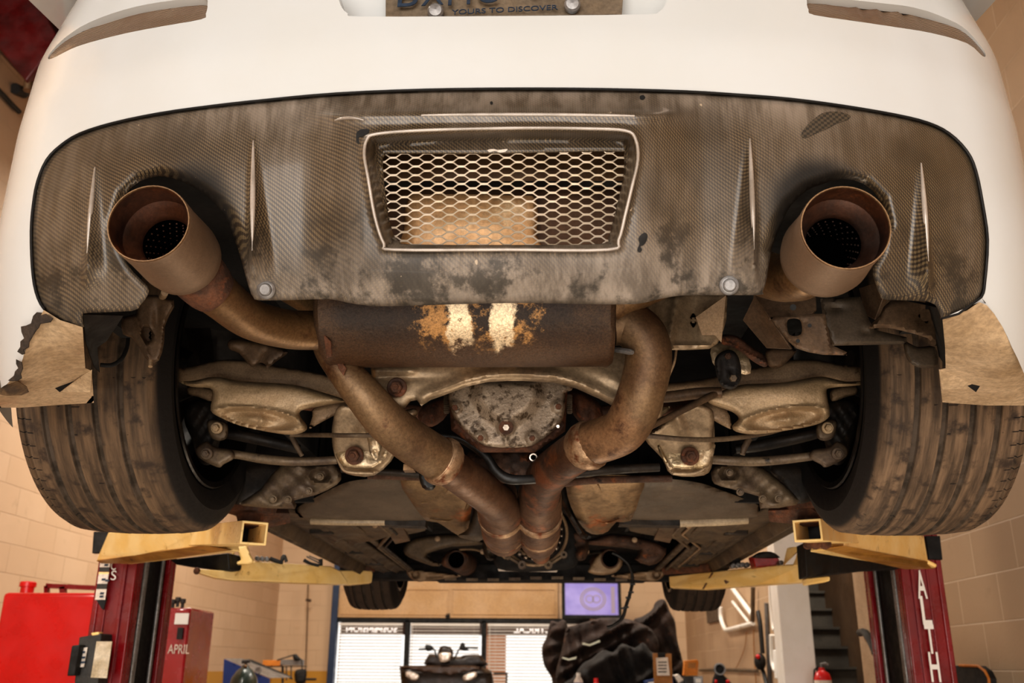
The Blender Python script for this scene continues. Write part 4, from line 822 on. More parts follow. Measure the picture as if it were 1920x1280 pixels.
for nm_, q_ in (('shield_bead', [(790, 942), (812, 940), (832, 928), (845, 908)]), ('shield_bead', [(1121, 908), (1132, 928), (1150, 942), (1172, 950)]), ('shield_bead', [(806, 972), (840, 976), (868, 960), (880, 935)]), ('shield_bead', [(1088, 940), (1108, 968), (1136, 980), (1160, 972)])): pipe(nm_, [(a, b, .195+.3*(b-900)/100., 1.6) for a, b in q_], M['shield'], car, n=6)
puff('heat_shield', SL, 0, M['shield'], car, H=.03, w=40, step=5, smooth=2, yf=lambda x, y: .22+.3*(y-900)/100., relief=lambda X, Y: .003*np.exp(-((ell(X, Y, 790, 880, 62, 62)-1)/.035)**2)+.012*ss(895, 875, X)*g(X, Y, 868, 980, 14, 40))
puff('heat_shield', SR, 0, M['shield'], car, H=.03, w=40, step=5, smooth=2, yf=lambda x, y: .22+.3*(y-900)/100., relief=lambda X, Y: .003*np.exp(-((ell(X, Y, 1168, 880, 62, 66)-1)/.035)**2)+.012*g(X, Y, 1098, 975, 10, 40, -.4))
puff('tunnel_shield', [(884, 930), (905, 940), (915, 980), (905, 1012), (880, 1012), (858, 1004), (878, 990), (888, 950)], .45, M['floorpan'], car, H=.02, w=12, step=6)
puff('tunnel_shield', [(1040, 905), (1062, 905), (1080, 970), (1098, 1000), (1110, 1006), (1090, 1008), (1060, 960)], .45, M['linkdark'], car, H=.02, w=12, step=6)
pipe('pale_cross_tube', [(583, 976, .56, 7), (650, 978, .56, 7), (722, 978, .56, 7)], M['sill'], car, n=12); pipe('pale_cross_tube', [(1274, 979, .56, 9), (1340, 977, .56, 9), (1402, 974, .56, 8)], M['sill'], car, n=12)
m = MB(); m.bar(cy_(716, 978, .58), cy_(800, 982, .58), .05, .02); m.bar(cy_(1160, 978, .58), cy_(1276, 980, .58), .05, .02); m.build('tank_strap', M['linkdark'], car)
# floor, sills, tunnel
m = MB()
for s in (-1, 1):
    V = [];
    X1 = .68*s
    nx, ny = 14, 34; 
    vs = []; fs = []
    for j in range(ny+1):
        for i in range(nx+1):
            u = i/nx; y = .60+1.65*j/ny; X0 = s*(.30+.25*float(ss(.95, 1.3, y))); x = X0+(X1-X0)*u; zz = .150-.010*math.exp(-((u-.3)/.06)**2)-.010*math.exp(-((u-.72)/.06)**2)-.006*max(0, math.sin(y*13))*(.2 < u < .85)
            vs.append((x, y, zz))
    fs = [(j*(nx+1)+i, j*(nx+1)+i+1, (j+1)*(nx+1)+i+1, (j+1)*(nx+1)+i) for j in range(ny) for i in range(nx)]; m.add(vs, fs)
m.build('floor_pan', M['floorpan'], car, solid=.01)
for s in (-1, 1):
    m = MB(); m.add([(s*.68, .42, .155), (s*.705, .42, .105), (s*.735, .42, .150), (s*.80, .42, .14), (s*.86, .42, .20), (s*.86, .42, .45), (s*.68, .42, .45)]+[(s*.68, 2.25, .155), (s*.705, 2.25, .105), (s*.735, 2.25, .150), (s*.80, 2.25, .14), (s*.86, 2.25, .20), (s*.86, 2.25, .45), (s*.68, 2.25, .45)], [(i, (i+1) % 7, (i+1) % 7+7, i+7) for i in range(7)]+[tuple(range(7)), tuple(range(13, 6, -1))])
    m.build('sill', M['floorpan'], car, bevel=.004)
m = MB()
for s in (-1, 1): m.box((s*.31, .85, .26), (.01, .6, .2))
m.build('tunnel_wall', M['dark'], car)
for s, q in ((-1, [(447, 960, .34), (543, 962, .42), (545, 980, .46), (500, 990, .44), (445, 976, .36)]), (1, [(1440, 957, .42), (1520, 953, .36), (1545, 970, .36), (1500, 984, .40), (1442, 978, .44)])):
    plate('jacking_block', q, M['rustred'], car, .03)
# lines and ribs under the floor
for x_, r_, mt_ in ((-.42, .006, 'link'), (-.40, .004, 'wire'), (.44, .006, 'link'), (.47, .004, 'alu')): MB().tube([(x_, .62, .135), (x_*.99, 1.0, .132), (x_*1.22, 1.35, .134), (x_*1.25, 2.2, .134)], r_, 8).build('fluid_line', M[mt_], car)
for s in (-1, 1):
    for x_ in (.50, .60): MB().bar((s*x_, .66, .140), (s*(x_+.02), 2.22, .140), .022, .014).build('floor_rib', M['floorpan'], car, bevel=.004)
    for y_ in (.98, 1.5, 1.9): MB().box((s*.62, y_, .138), (.07, .03, .02)).build('line_clip', M['linkdark'], car, bevel=.003)
for px, py, y_ in ((735, 1001, 1.2), (1247, 1002, 1.2), (703, 985, .8), (1290, 985, .8), (820, 1010, 1.45), (1190, 1012, 1.45), (905, 1034, 1.6), (1100, 1034, 1.6)): bolt('underside_bolt', px, py, y_, 4, M['alu'], car)
pipe('shift_linkage', [(915, 1028, 1.45, 2.5), (935, 1036, 1.4, 2.5), (948, 1046, 1.4, 3)], M['alu'], car, n=8); pipe('wiring_loom', [(1060, 1030, 1.6, 5), (1085, 1040, 1.6, 5), (1104, 1036, 1.7, 4), (1126, 1034, 1.75, 3)], M['wire'], car, n=8)
puff('gearbox_side_lump', [(908, 1000), (925, 996), (932, 1020), (930, 1046), (915, 1050), (905, 1030)], 1.5, M['linkdark'], car, H=.03, w=8, step=4, relief=lumps((905, 996, 932, 1050), 14, .02, 3, 8, 3)); puff('gearbox_side_lump', [(1072, 1000), (1092, 998), (1104, 1020), (1098, 1048), (1078, 1046)], 1.5, M['rust'], car, H=.03, w=8, step=4, relief=lumps((1072, 996, 1104, 1050), 14, .02, 3, 8, 4))
# front structure
A1 = [(757, 1024), (776, 1008), (830, 1000), (870, 1002), (900, 1011), (912, 1020), (846, 1025), (812, 1034), (800, 1042), (828, 1058), (811, 1061), (780, 1050), (760, 1040)]
A2 = [(1250, 1027), (1217, 1011), (1180, 1004), (1147, 1000), (1110, 1010), (1087, 1018), (1140, 1024), (1200, 1032), (1190, 1048), (1217, 1060), (1240, 1050)]
puff('front_brace', A1, 1.55, M['floorpan'], car, H=.03, w=8, step=4, smooth=2); puff('front_brace', A2, 1.55, M['rust'], car, H=.03, w=8, step=4, smooth=2)
plate('seat_bracket', [(719, 986, .9), (754, 986, .9), (769, 1014, 1.1), (741, 1020, 1.1)], M['bracket'], car, .01); plate('seat_bracket', [(1235, 991, .9), (1268, 991, .9), (1256, 1018, 1.1), (1226, 1012, 1.1)], M['bracket'], car, .01)
def ring(name, px, py, y, r, pr_, mt, par, n=40):
    v = cy_(px, py, y); R_ = r*depth(v)/F; pts = [v+Vector((math.cos(a)*R_, 0, math.sin(a)*R_)) for a in np.linspace(0, 2*pi, n)]; return MB().tube(pts, pr_*depth(v)/F, 8).build(name, mt, par)
gb = empty('gearbox_bell'); gb.parent = car
puff('bell_housing', [(930, 1000), (940, 965), (1003, 940), (1060, 965), (1085, 1000), (1085, 1050), (1060, 1068), (950, 1070), (925, 1050)], 1.5, M['dark'], gb, H=.03, w=20, step=8)
for r_, k in ((60, 3), (52, 2.4), (44, 3)): ring('clutch_ring', 1003, 998, 1.42, r_, k, M['alu' if r_ != 52 else 'linkdark'], gb)
v = cy_(1003, 998, 1.43); MB().lathe(v, (0, -1, 0), [(0, .0), (.01, .03), (.03, .035), (.03, .06), (.01, .07), (0, .085)], 40).build('clutch_cover', M['linkdark'], gb)
m = MB()
for a in np.linspace(.1, 2*pi+.1, 26)[:-1]:
    R_ = 50*depth(v)/F; p = v+Vector((math.cos(a)*R_, -.03, math.sin(a)*R_)); m.ball(p, .005 if random.random() < .6 else .008, 8, 6)
m.build('ring_bolts', M['steelbright'], gb)
for a, b in (((952, 1042), (979, 1059)), ((1057, 1040), (1028, 1059))):
    m = MB(); m.tube([cy_(a[0], a[1], 1.4), cy_(b[0], b[1], 1.4)], .006, 8); m.lathe(cy_(a[0], a[1], 1.39), (0, -1, 0), [(-.01, .012), (.01, .012), (.01, .005), (-.01, .005)], 12, closed=True).lathe(cy_(b[0], b[1], 1.39), (0, -1, 0), [(-.01, .014), (.01, .014), (.01, .006), (-.01, .006)], 12, closed=True).build('starter_bracket', M['link'], gb)
for px, py in ((934, 1006), (950, 1009)): bolt('joint_bolt', px, py, 1.3, 4, M['steelbright'], gb)
plate('bright_pan_edge', [(933, 1066, 1.9), (1047, 1064, 1.9), (1044, 1072, 1.9), (935, 1070, 1.9)], M['paper'], gb, .01)
for c in ((856, 1050), (1144, 1048)):
    root = empty('catalyst_flange'); root.parent = car; x, y = c; q = 1 if x < 1000 else 0
    puff('flange', [(x-29, y+6), (x-14, y-18), (x+8, y-20), (x+25, y-6), (x+16, y+14), (x-8, y+17)] if q else [(x-40, y+18), (x-20, y-12), (x+8, y-15), (x+24, y+4), (x+12, y+24), (x-15, y+30), (x-38, y+26)], 1.85, M['rust' if q else 'alu'], root, H=.02, w=5, step=3, smooth=3, relief=lambda X, Y: -.0*X)
    v = cy_(x, y, 1.82); r_ = 15*depth(v)/F; MB().lathe(v, (0, -1, 0), [(-.03, r_*1.15), (.012, r_*1.15), (.012, r_), (-.05, r_*.9), (-.1, 0)], 28).build('open_pipe', M['rust'], root)
    MB().lathe(v, (0, -1, 0), [(.0125, r_*.98), (.0126, 0)], 24).build('pipe_bore', M['void'], root)
    pipe('catalyst_body', [(x, y, 1.86, 20), (x+(1 if q else -1)*12, y+4, 2.1, 22), (x+(1 if q else -1)*18, y+8, 2.4, 22)], M['rust'], root)
pipe('oxygen_sensor_wire', [(862, 1030, 1.8, 2), (890, 1030, 1.75, 2), (918, 1040, 1.7, 2), (914, 1044, 1.7, 2)], M['alu'], car, n=6)
m = MB(); m.bar(cy_(640, 1072, 2.35), cy_(1290, 1074, 2.35), .10, .07); m.bar(cy_(820, 1084, 2.5), cy_(1210, 1084, 2.5), .1, .035); m.build('front_subframe', M['dark'], car, bevel=.008)
for k in range(9): MB().box(cy_(845+k*40, 1085+2*math.sin(k), 2.27), (.05, .01, .012)).build('subframe_rib', M['link'], car)
for mi in (0, 1):
    K = (lambda x: x) if not mi else (lambda x: 2010-x); q = [(762, 1071), (772, 1068), (792, 1068), (858, 1077), (856, 1082), (800, 1089), (782, 1090), (768, 1082)]
    puff('front_lower_arm', [(K(a), b) for a, b in q], 2.18, M['alu'], car, H=.02, w=4, step=3, smooth=3, relief=lambda X, Y: -.03*ss(8, 5, ell(X, Y, K(779), 1077, 1, 1))-.010*ss(4, 2, abs(Y-1080))*ss(18, 12, abs(X-K(815))))
for s, a in ((-1, [(560, 1040, 1.6, 7), (640, 1058, 2.1, 7), (720, 1064, 2.35, 7)]), (1, [(1440, 1040, 1.6, 6), (1360, 1056, 2.0, 6), (1260, 1066, 2.3, 6)])): pass
ck = empty('hanging_cable'); ck.parent = car
cb = [(1148, 1036, 1.8, 3), (1165, 1045, 1.8, 3), (1180, 1060, 1.8, 3), (1186, 1085, 1.8, 3.2), (1182, 1110, 1.8, 3.2), (1174, 1135, 1.8, 3.2), (1167, 1158, 1.8, 3.2), (1150, 1172, 1.8, 3), (1138, 1176, 1.8, 3)]
pipe('cable', cb, M['wire'], ck, n=8)
m = MB()
for px, py in ((1186, 1095), (1183, 1110), (1174, 1138), (1166, 1140), (1178, 1120)): m.box(cy_(px, py, 1.8), (.02, .012, .006))
m.build('cable_clips', M['wire'], ck)
# ================================================================== WORKSHOP
def Wp(px, py, Y): return wy(px, py, Y)-CARO           # for puff/pipe/plate helpers working relative to CARO
def settle(o, top=True):
    """put an object's origin at the middle of its mesh, in the world"""
    vs = o.data.vertices; c = Vector((0, 0, 0))
    for v in vs: c += v.co
    c /= len(vs)
    for v in vs: v.co -= c
    o.location = c+CARO; return o
def thing(name, label, cat, group=None): return empty(name, CARO, label, cat, group)
def struct(o): o['kind'] = 'structure'; return o
def wpipe(name, pts, mat, parent, n=10, k=5):
    P = []
    for p in pts: v = Wp(p[0], p[1], p[2]); P.append((v.x, v.y, v.z, p[3]*depth(v)/F))
    Q = crom(P, k); return MB().tube([q[:3] for q in Q], [float(q[3]) for q in Q], n).build(name, mat, parent)
def wplate(name, pts, mat, parent, th=.004, bevel=0, vec=None):
    P = [Wp(*p) for p in pts]
    if vec is None: vec = (0, th, 0)
    return MB().prism(P, vec).build(name, mat, parent, bevel=bevel)
def wpuff(name, ol, Y, mat, parent, **k):
    yf = k.pop('yf', None)
    return puff(name, ol, Y, mat, parent, Pf=Wp, yf=yf, **k)
def block_wall(name, c1, c2, mort, axis, band=None):
    s = NT(name); sp = s.sep(); cb = s.n.new('ShaderNodeCombineXYZ'); s.L(sp[1 if axis == 'x' else 0], cb.inputs[0]); s.L(s.math('SUBTRACT', sp[2], .05), cb.inputs[1])
    b = s.n.new('ShaderNodeTexBrick'); s.L(cb.outputs[0], b.inputs['Vector']); b.inputs['Scale'].default_value = 1; b.inputs['Brick Width'].default_value = .4; b.inputs['Row Height'].default_value = .2
    b.inputs['Mortar Size'].default_value = .004; b.inputs['Mortar Smooth'].default_value = .6; b.offset = .5
    b.inputs['Color1'].default_value = rgb(c1); b.inputs['Color2'].default_value = rgb(c2); b.inputs['Mortar'].default_value = rgb(mort)
    c = s.mix(s.ramp(s.noise(1.3, 5), .35, .7), b.outputs['Color'], rgb(c2)); c = s.mix(s.math('MULTIPLY', s.ramp(s.noise(5, 6), .6, .75), .3), c, rgb('#8a7558'))
    if band: c = s.mix(s.ramp(sp[2], 1.385, 1.375), c, rgb(band))
    hsum = s.math('ADD', s.math('MULTIPLY', b.outputs['Fac'], -1.0), s.math('MULTIPLY', s.noise(90, 4), .25)); s.bump(hsum, .5, .006)
    return s.fin(c, .62)
wl = block_wall('cream_block_left', '#cdb494', '#c3a887', '#ab9070', 'x', '#b98a2c'); wr = block_wall('cream_block_right', '#b9a180', '#ad9474', '#d2bd9d', 'x'); wf = block_wall('cream_block_front', '#cfb693', '#c5ab88', '#b3987a', 'y', '#b98a2c')
def wallbox(name, lo, hi, mat):
    c = [(a+b)/2 for a, b in zip(lo, hi)]; d = [abs(b-a) for a, b in zip(lo, hi)]; o = MB().box(c, d).build(name, mat); return struct(o)
ZC = 5.6
wallbox('floor', (-3.9, -4.2, -.1), (2.9, 13.7, 0), MAT('concrete_floor', '#7d766b', '#6a6358', 1.5, .5, 0, None, None, .1, 20))
wallbox('ceiling', (-3.9, -4.2, ZC), (2.9, 13.7, ZC+.1), MAT('dark_roof_deck', '#3a3023', '#2c241a', 2, .8))
wallbox('wall_left', (-3.9, -4.2, 0), (-3.8, 13.7, ZC), wl)
wallbox('wall_right', (1.95, -4.2, 0), (2.05, 6.0, ZC), wr)
wallbox('wall_right_far', (1.95, 7.6, 0), (2.05, 13.7, ZC), wr)
wallbox('wall_right_over_stairs', (1.95, 6.0, 3.4), (2.05, 7.6, ZC), wr)
stw = MAT('stairwell_plaster', '#7a654b', '#6a563e', 2, .8)
wallbox('wall_stairwell', (2.80, 5.9, 0), (2.9, 11, ZC), stw)
struct(MB().box((2.425, 11.05, 2.8), (.75, .1, 5.6)).build('wall_stairwell_end', stw))
struct(MB().box((2.4, 5.95, 2.8), (.8, .1, 5.6)).build('wall_stairwell_near', stw))
struct(MB().box((1.925, 5.80, 1.8), (.05, .36, 3.6)).build('trim_1', MAT('pale_jamb', '#b8a284', '#a58f70', 3, .6)))
# front wall with its window band
WX0, WX1, WZ1, WZ0 = -2.93, .62, 2.06, .25
wallbox('wall_front', (-3.8, 13.6, WZ1), (2.0, 13.7, ZC), wf); wallbox('wall_front_left', (-3.8, 13.6, 0), (WX0, 13.7, WZ1), wf)
wallbox('wall_front_right', (WX1, 13.6, 0), (2.0, 13.7, WZ1), wf); wallbox('wall_front_sill', (WX0, 13.6, 0), (WX1, 13.7, WZ0), wf)
wallbox('wall_back', (-3.8, -4.2, 4.3), (2.0, -4.1, ZC), wf)
cream = MAT('cream_header_board', '#cfae80', '#c6a372', 2, .6)
hb = thing('header_board', 'cream panelled board running above the office windows', 'panel')
m = MB(); a = Wp(632, 1085, 13.55); b = Wp(1046, 1160, 13.55); m.box(((a.x+b.x)/2, a.y, (a.z+b.z)/2+.08), (b.x-a.x, .04, a.z-b.z+.15)); m.build('board', cream, hb, bevel=.004)
for x0, x1 in ((640, 840), (848, 1040)):
    a = Wp(x0, 1104, 13.52); b = Wp(x1, 1152, 13.52); m = MB()
    for p, q in (((a.x, a.z), (b.x, a.z)), ((b.x, a.z), (b.x, b.z)), ((b.x, b.z), (a.x, b.z)), ((a.x, b.z), (a.x, a.z))): m.bar((p[0], a.y-.0, p[1]), (q[0], a.y, q[1]), .012, .012, up=(0, 1, 0))
    m.build('panel_moulding', cream, hb)
bl = thing('door_closer', 'small dark latch fixed under the cream board above the windows', 'latch')
wplate('latch_plate', [(834, 1152, 13.52), (843, 1149, 13.52), (844, 1157, 13.52), (836, 1158, 13.52)], M['black'], bl, .03); wpipe('latch_pin', [(838, 1150, 13.51, 1.2), (841, 1158, 13.51, 1.2)], M['black'], bl, 6)
# windows
mull = [WX0, -1.93, -.855, WX1]
frm = struct(MB().box(((WX0+WX1)/2, 13.6, WZ1), (WX1-WX0, .12, .06)).build('trim_2', M['black'], bevel=.005))
struct(MB().box(((WX0+WX1)/2, 13.6, WZ0), (WX1-WX0, .12, .06)).build('trim_3', M['navy'], bevel=.005))
struct(MB().box((WX0-.03, 13.56, 1.6), (.09, .14, 3.2)).build('trim_4', M['navy'], bevel=.006))
for i, x in enumerate(mull[1:3]): struct(MB().box((x, 13.6, (WZ0+WZ1)/2), (.065, .12, WZ1-WZ0)).build('trim_%d' % (5+i), M['black'], bevel=.005))
slat = MAT('blind_slat', '#d8d2cc', '#cfc8c1', 3, .5); slat.node_tree.nodes['Principled BSDF'].inputs['Transmission Weight'].default_value = 0
for i in range(3):
    x0, x1 = mull[i]+.04, mull[i+1]-.04
    w = MB().box(((x0+x1)/2, 13.62, (WZ0+WZ1)/2), (x1-x0, .008, WZ1-WZ0-.06)).build('window_%d' % (i+1), M['glass']); struct(w)
    bl = empty('venetian_blind', ((x0+x1)/2, 13.5, WZ1-.05), ('white slatted blind in the leftmost office window', 'white slatted blind in the middle office window behind the quad bike', 'white slatted blind in the right office window beside the brown jacket')[i], 'blind')
    bl['group'] = 'window blinds'; L = x1-x0-.03
    MB().box((0, 0, -.01), (L, .04, .035)).build('headrail', M['white'], bl)
    m = MB(); nz = 40
    for k in range(nz): m.box((0, 0, -.05-k*(WZ1-WZ0-.12)/nz), (L, .032, .0015), rx=.55)
    m.build('slats', slat, bl)
    m = MB()
    for u in (-.42, .42): m.tube([(u*L, -.018, 0), (u*L, -.018, -(WZ1-WZ0)+.1)], .0015, 5)
    m.build('ladder_cords', M['white'], bl)
    MB().tube([(-L/2+.03, -.03, 0), (-L/2+.03, -.03, -.9)], .006, 6).build('tilt_wand', M['white'], bl)
# outside: fascia with lettering seen from behind, brick frontage opposite, pavement
fm = MAT('fascia_film', '#8f7a70', '#857064', 2, .6); sgm = emis('letter_added_glow', '#fff6ee', 1.3)  # letters are no lamps: glow added so they show through the slats
for i in range(3):
    x0, x1 = mull[i]+.04, mull[i+1]-.04
    s_ = MB().box(((x0+x1)/2, 13.66, 1.95), (x1-x0, .004, .17)).build('window_sign', fm); 
    tag(s_, ('tinted sign strip across the top of the leftmost office window', 'blank tinted strip across the top of the middle office window', 'tinted sign strip across the top of the right office window')[i], 'sign')
    if i != 1:
        wd = ('SUSPENSION', '', 'ELECTRICAL')[i]; t = text('lettering', wd, .10, (x1-.12 if i == 0 else x1-.3, 13.652, 1.905), (-1, 0, 0), (0, 0, 1), sgm, None, width=.72, off=.002); 
        for v in t.data.vertices: pass
        t.parent = s_
brk = MB().box((-.98, 19, 1.5), (.42, .3, 3.4)).build('brick_frontage', MAT('orange_brick', '#b07a52', '#c08a60', 2, .8)); tag(brk, 'orange brick building front seen through the blinds of the right window', 'building')
struct(MB().box((-1, 20, -.2), (14, 12, .1)).build('ground_outside', MAT('pale_ground', '#cfc8bc', '#c2baac', 1, .8)))
# television
tv = thing('television', 'black-framed screen showing a purple picture, hung above the jackets', 'television')
a = Wp(1053, 1089, 12.9); b = Wp(1166, 1160, 12.9); cx, cz = (a.x+b.x)/2, (a.z+b.z)/2; w, h = b.x-a.x, a.z-b.z
MB().box((cx, a.y+.03, cz), (w, .06, h)).build('casing', M['black'], tv, bevel=.008)
scr = NT('purple_screen'); c_ = scr.mix(scr.ramp(scr.noise(2, 3), .4, .6), rgb('#7f74b8'), rgb('#9387c4')); scr.fin(c_, .2); scr.set(scr.b.inputs['Emission Color'], c_); scr.b.inputs['Emission Strength'].default_value = .32
MB().box((cx, a.y-.003, cz+.01), (w*.89, .006, h*.84)).build('screen', scr.m, tv)
em = emis('screen_emblem', '#8d7f8e', .35); m = MB()
ex, ez = cx+.02, cz+.01
m.lathe((ex, a.y-.008, ez), (0, -1, 0), [(0, .175), (.002, .175), (.002, .155), (0, .155)], 28, closed=True); m.lathe((ex, a.y-.008, ez), (0, -1, 0), [(0, .145), (.002, .145), (.002, .13), (0, .13)], 28, closed=True)
for dx in (-.045, .045): m.lathe((ex+dx, a.y-.008, ez), (0, -1, 0), [(0, .06), (.002, .06), (.002, .045), (0, .045)], 18, closed=True)
for v_ in range(len(m.v)): x, y, z = m.v[v_]; m.v[v_] = (x, y, ez+(z-ez)*.86)
m.build('screen_emblem', em, tv); MB().box((cx+w*.36, a.y-.007, cz), (.05, .002, h*.7)).build('screen_bar', em, tv)
MB().box((cx+.03, a.y+.14, cz+.02), (.1, .16, .1)).add([], []).build('wall_bracket', M['black'], tv); m = MB(); m.bar((cx+.03, a.y+.2, cz+.02), (cx+.03, a.y+.66, cz+.1), .05, .05); m.build('bracket_arm', M['black'], tv)
# ------------------------------------------------------------------ lift posts
def ap(px, py, Y): return Wp(px, py, Y)
def post(name, label, xs, xo, yn, yf, s):
    """C-shaped column, open towards the car"""
    t = thing(name, label, 'lift post'); zt = 3.0-CARO.z; z0 = -CARO.z; O = lambda x, y: (x-CARO.x, y-CARO.y)
    x0, x1 = xs, xo
    def slab(xa, xb, ya, yb, nm, mt, bev=.004):
        a = O(min(xa, xb), ya); b = O(max(xa, xb), yb); return MB().box(((a[0]+b[0])/2, (a[1]+b[1])/2, (zt+z0)/2), (b[0]-a[0], b[1]-a[1], zt-z0)).build(nm, mt, t, bevel=bev)
    slab(x0, x1, yn, yn+.02, 'near_flange', M['red']); slab(x0, x1, yf-.02, yf, 'far_flange', M['red']); slab(x1, x1+s*.02, yn, yf, 'web', M['red'])
    d = s*.012; slab(x0+s*.03, x0+s*.042, yn-.010, yn, 'stiffening_rib', M['red'], .002); slab(x0+s*.085, x0+s*.093, yn-.006, yn, 'stiffening_rib', M['red'], .002)
    slab(x0, x0+s*.02, yn+.02, yn+.06, 'near_lip', M['red']); slab(x0, x0+s*.02, yf-.06, yf-.02, 'far_lip', M['red'])
    slab(x0+s*.03, x1-s*.012, yn+.05, yf-.04, 'carriage_channel', M['black'])
    a = O(x0+s*.012, yn+.10); MB().tube([(a[0], a[1], z0), (a[0], a[1], zt)], .012, 10).build('rail', M['greymetal'], t); a = O(x0+s*.012, yf-.1); MB().tube([(a[0], a[1], z0), (a[0], a[1], zt)], .007, 10).build('rail', M['greymetal'], t)
    MB().box((O((x0+x1)/2, 0)[0], (yn+yf)/2-CARO.y, z0+.01), (.4, .55, .02)).build('base_plate', M['red'], t)
    return t
pl = post('lift_post', 'dark red lift column with yellow arms on the left, white labels near its top', -1.39, -1.505, 3.2, 3.55, -1)
pr_ = post('lift_post', 'dark red lift column with yellow arms on the right, tall white letters down its face', 1.25, 1.375, 3.4, 3.8, 1)
# lettering down the right column, the tail of the same word at the top of the left one
for ch, py, px0 in (('E', 1062, 1717), ('A', 1121, 1722), ('L', 1170, 1731), ('T', 1224, 1739), ('H', 1277, 1747)):
    p0 = Wp(px0, py, 3.386); text('letter', ch, .135, p0, (1, 0, 0), (0, 0, 1), M['white'], pr_, width=.032, ext=.001, off=.002)
m = None
for ch, py in (('C', 1068), ('S', 1087)):
    p0 = Wp(207, py, 3.186); text('letter', ch, .045, p0, (1, 0, 0), (0, 0, 1), M['white'], pl, width=.018, ext=.001)
# label sheets on the left column
st_ = thing('warning_label_strip', 'strip of white and black warning labels up the outer edge of the left lift column', 'label')
for (y0, y1, mt) in ((1052, 1063, 'paper'), (1063, 1071, 'greyplastic'), (1072, 1076, 'yellow'), (1076, 1094, 'paper'), (1094, 1104, 'greyplastic'), (1104, 1124, 'paper')):
    dx = -(y0-1052)*.14; dx2 = -(y1-1052)*.14
    wplate('label', [(188+dx, y0, 3.17), (207+dx, y0, 3.17), (207+dx2, y1, 3.17), (188+dx2, y1, 3.17)], M[mt], st_, .002)
for px, py in ((191, 1084), (198, 1086), (196, 1057), (188, 1110), (187, 1116)): wplate('label_mark', [(px, py, 3.166), (px+7, py, 3.166), (px+6, py+4, 3.166), (px-1, py+4, 3.166)], M['ink'], st_, .001)
wplate('backing_plate', [(178, 1120, 3.18), (200, 1120, 3.18), (194, 1143, 3.18), (190, 1140, 3.18)], M['black'], st_, .005)
mt = MB()
cbx = thing('control_box', 'black power unit box on the side of the left lift column', 'control box')
wplate('housing', [(148, 1194, 3.12), (190, 1187, 3.12), (183, 1290, 3.12), (138, 1290, 3.12)], M['greyplastic'], cbx, .1, .004)
wplate('front_cover', [(134, 1210, 3.08), (150, 1208, 3.08), (139, 1266, 3.08), (125, 1267, 3.08)], M['black'], cbx, .05, .004)
wplate('rating_label', [(149, 1215, 3.11), (164, 1213, 3.11), (157, 1250, 3.11), (143, 1251, 3.11)], M['paper'], cbx, .003)
for y in (1221, 1231, 1240): wplate('label_text', [(149, y, 3.107), (160, y-1, 3.107), (159, y+3, 3.107), (148, y+4, 3.107)], M['ink'], cbx, .001)
wplate('brass_fitting', [(170, 1186, 3.12), (186, 1184, 3.12), (185, 1190, 3.12), (172, 1192, 3.12)], M['yellow'], cbx, .03, .003)
nt = wplate('instruction_card', [(181, 1202, 3.105), (210, 1202, 3.105), (200, 1271, 3.105), (170, 1270, 3.105)], MAT('stained_card', '#d9cfb4', '#b3a585', 16, .7), None, .004); settle(nt); tag(nt, 'stained pale instruction card stuck beside the black power box, left lift column', 'sign')
# ------------------------------------------------------------------ lift arms
def beam(nm, side_face, vec, mat, par, bev=.004): return wplate(nm, side_face, mat, par, vec=vec, bevel=bev)
def arm_set(label, post_): o = empty('lift_arm'); o.parent = post_; return o
# left rear arm
a1 = arm_set('yellow lift arm reaching from the left column to behind the left rear tyre', pl)
beam('outer_tube', [(203, 997, 3.05), (290, 992, 2.75), (374, 990, 2.5), (383, 1024, 2.5), (300, 1034, 2.75), (250, 1042, 2.95), (180, 1051, 3.1), (186, 1040, 3.1)], (.06, .12, 0), M['yellow'], a1)
beam('tube_underside', [(180, 1051, 3.08), (250, 1041, 2.93), (383, 1022, 2.48), (433, 1031, 2.55), (340, 1044, 2.8), (248, 1056, 3.05), (190, 1056, 3.12)], (.0, .02, .004), MAT('yellow_shaded_underside', '#b98a3c', '#9a6f2c', 9, .5, 0, ('#4a3014', 18, .62), None, .2), a1, .001)  # bottom of the tube: its shade is put into a darker yellow
# inner tube: hollow square end
def hollow(A, B, w, h, mat, par, nm='inner_tube', up=(0, 0, 1), th=.005):
    A = Vector(A); B = Vector(B); d = (B-A).normalized(); x = d.cross(Vector(up)).normalized(); u = x.cross(d); m = MB()
    def ringp(c, w, h): return [c+x*(i*w/2)+u*(j*h/2) for i, j in ((-1, -1), (1, -1), (1, 1), (-1, 1))]
    v = ringp(A, w, h)+ringp(B, w, h)+ringp(B, w-2*th, h-2*th)+ringp(A+d*.02, w-2*th, h-2*th)
    f = [(3, 2, 1, 0)]+[(i, (i+1) % 4, (i+1) % 4+4, i+4) for i in range(4)]+[(i+4, (i+1) % 4+4, (i+1) % 4+8, i+8) for i in range(4)]+[(i+8, (i+1) % 4+8, (i+1) % 4+12, i+12) for i in range(4)]+[(12, 13, 14, 15)]
    o = m.add(v, f).build(nm, mat, par, bevel=.0015)
    MB().prism(ringp(A+(B-A)*.75, w-2*th-.001, h-2*th-.001), -d*.01).build('tube_inside', M['black'], par); return o
hollow(Wp(372, 1006, 2.62), Wp(477, 999, 2.12), .060, .052, M['yellow'], a1)
def padstack(px, py, Y, par, n=1):
    v = Wp(px, py, Y); MB().lathe(v, (0, 0, 1), [(-.02, 0), (-.02, .03), (.01, .03), (.012, .055), (.028, .06), (.03, 0)], 20).build('lift_pad', M['rustred'], par)
padstack(470, 972, 2.2, a1)
a2 = arm_set('yellow lift arm reaching from the left column towards the left front tyre', pl)
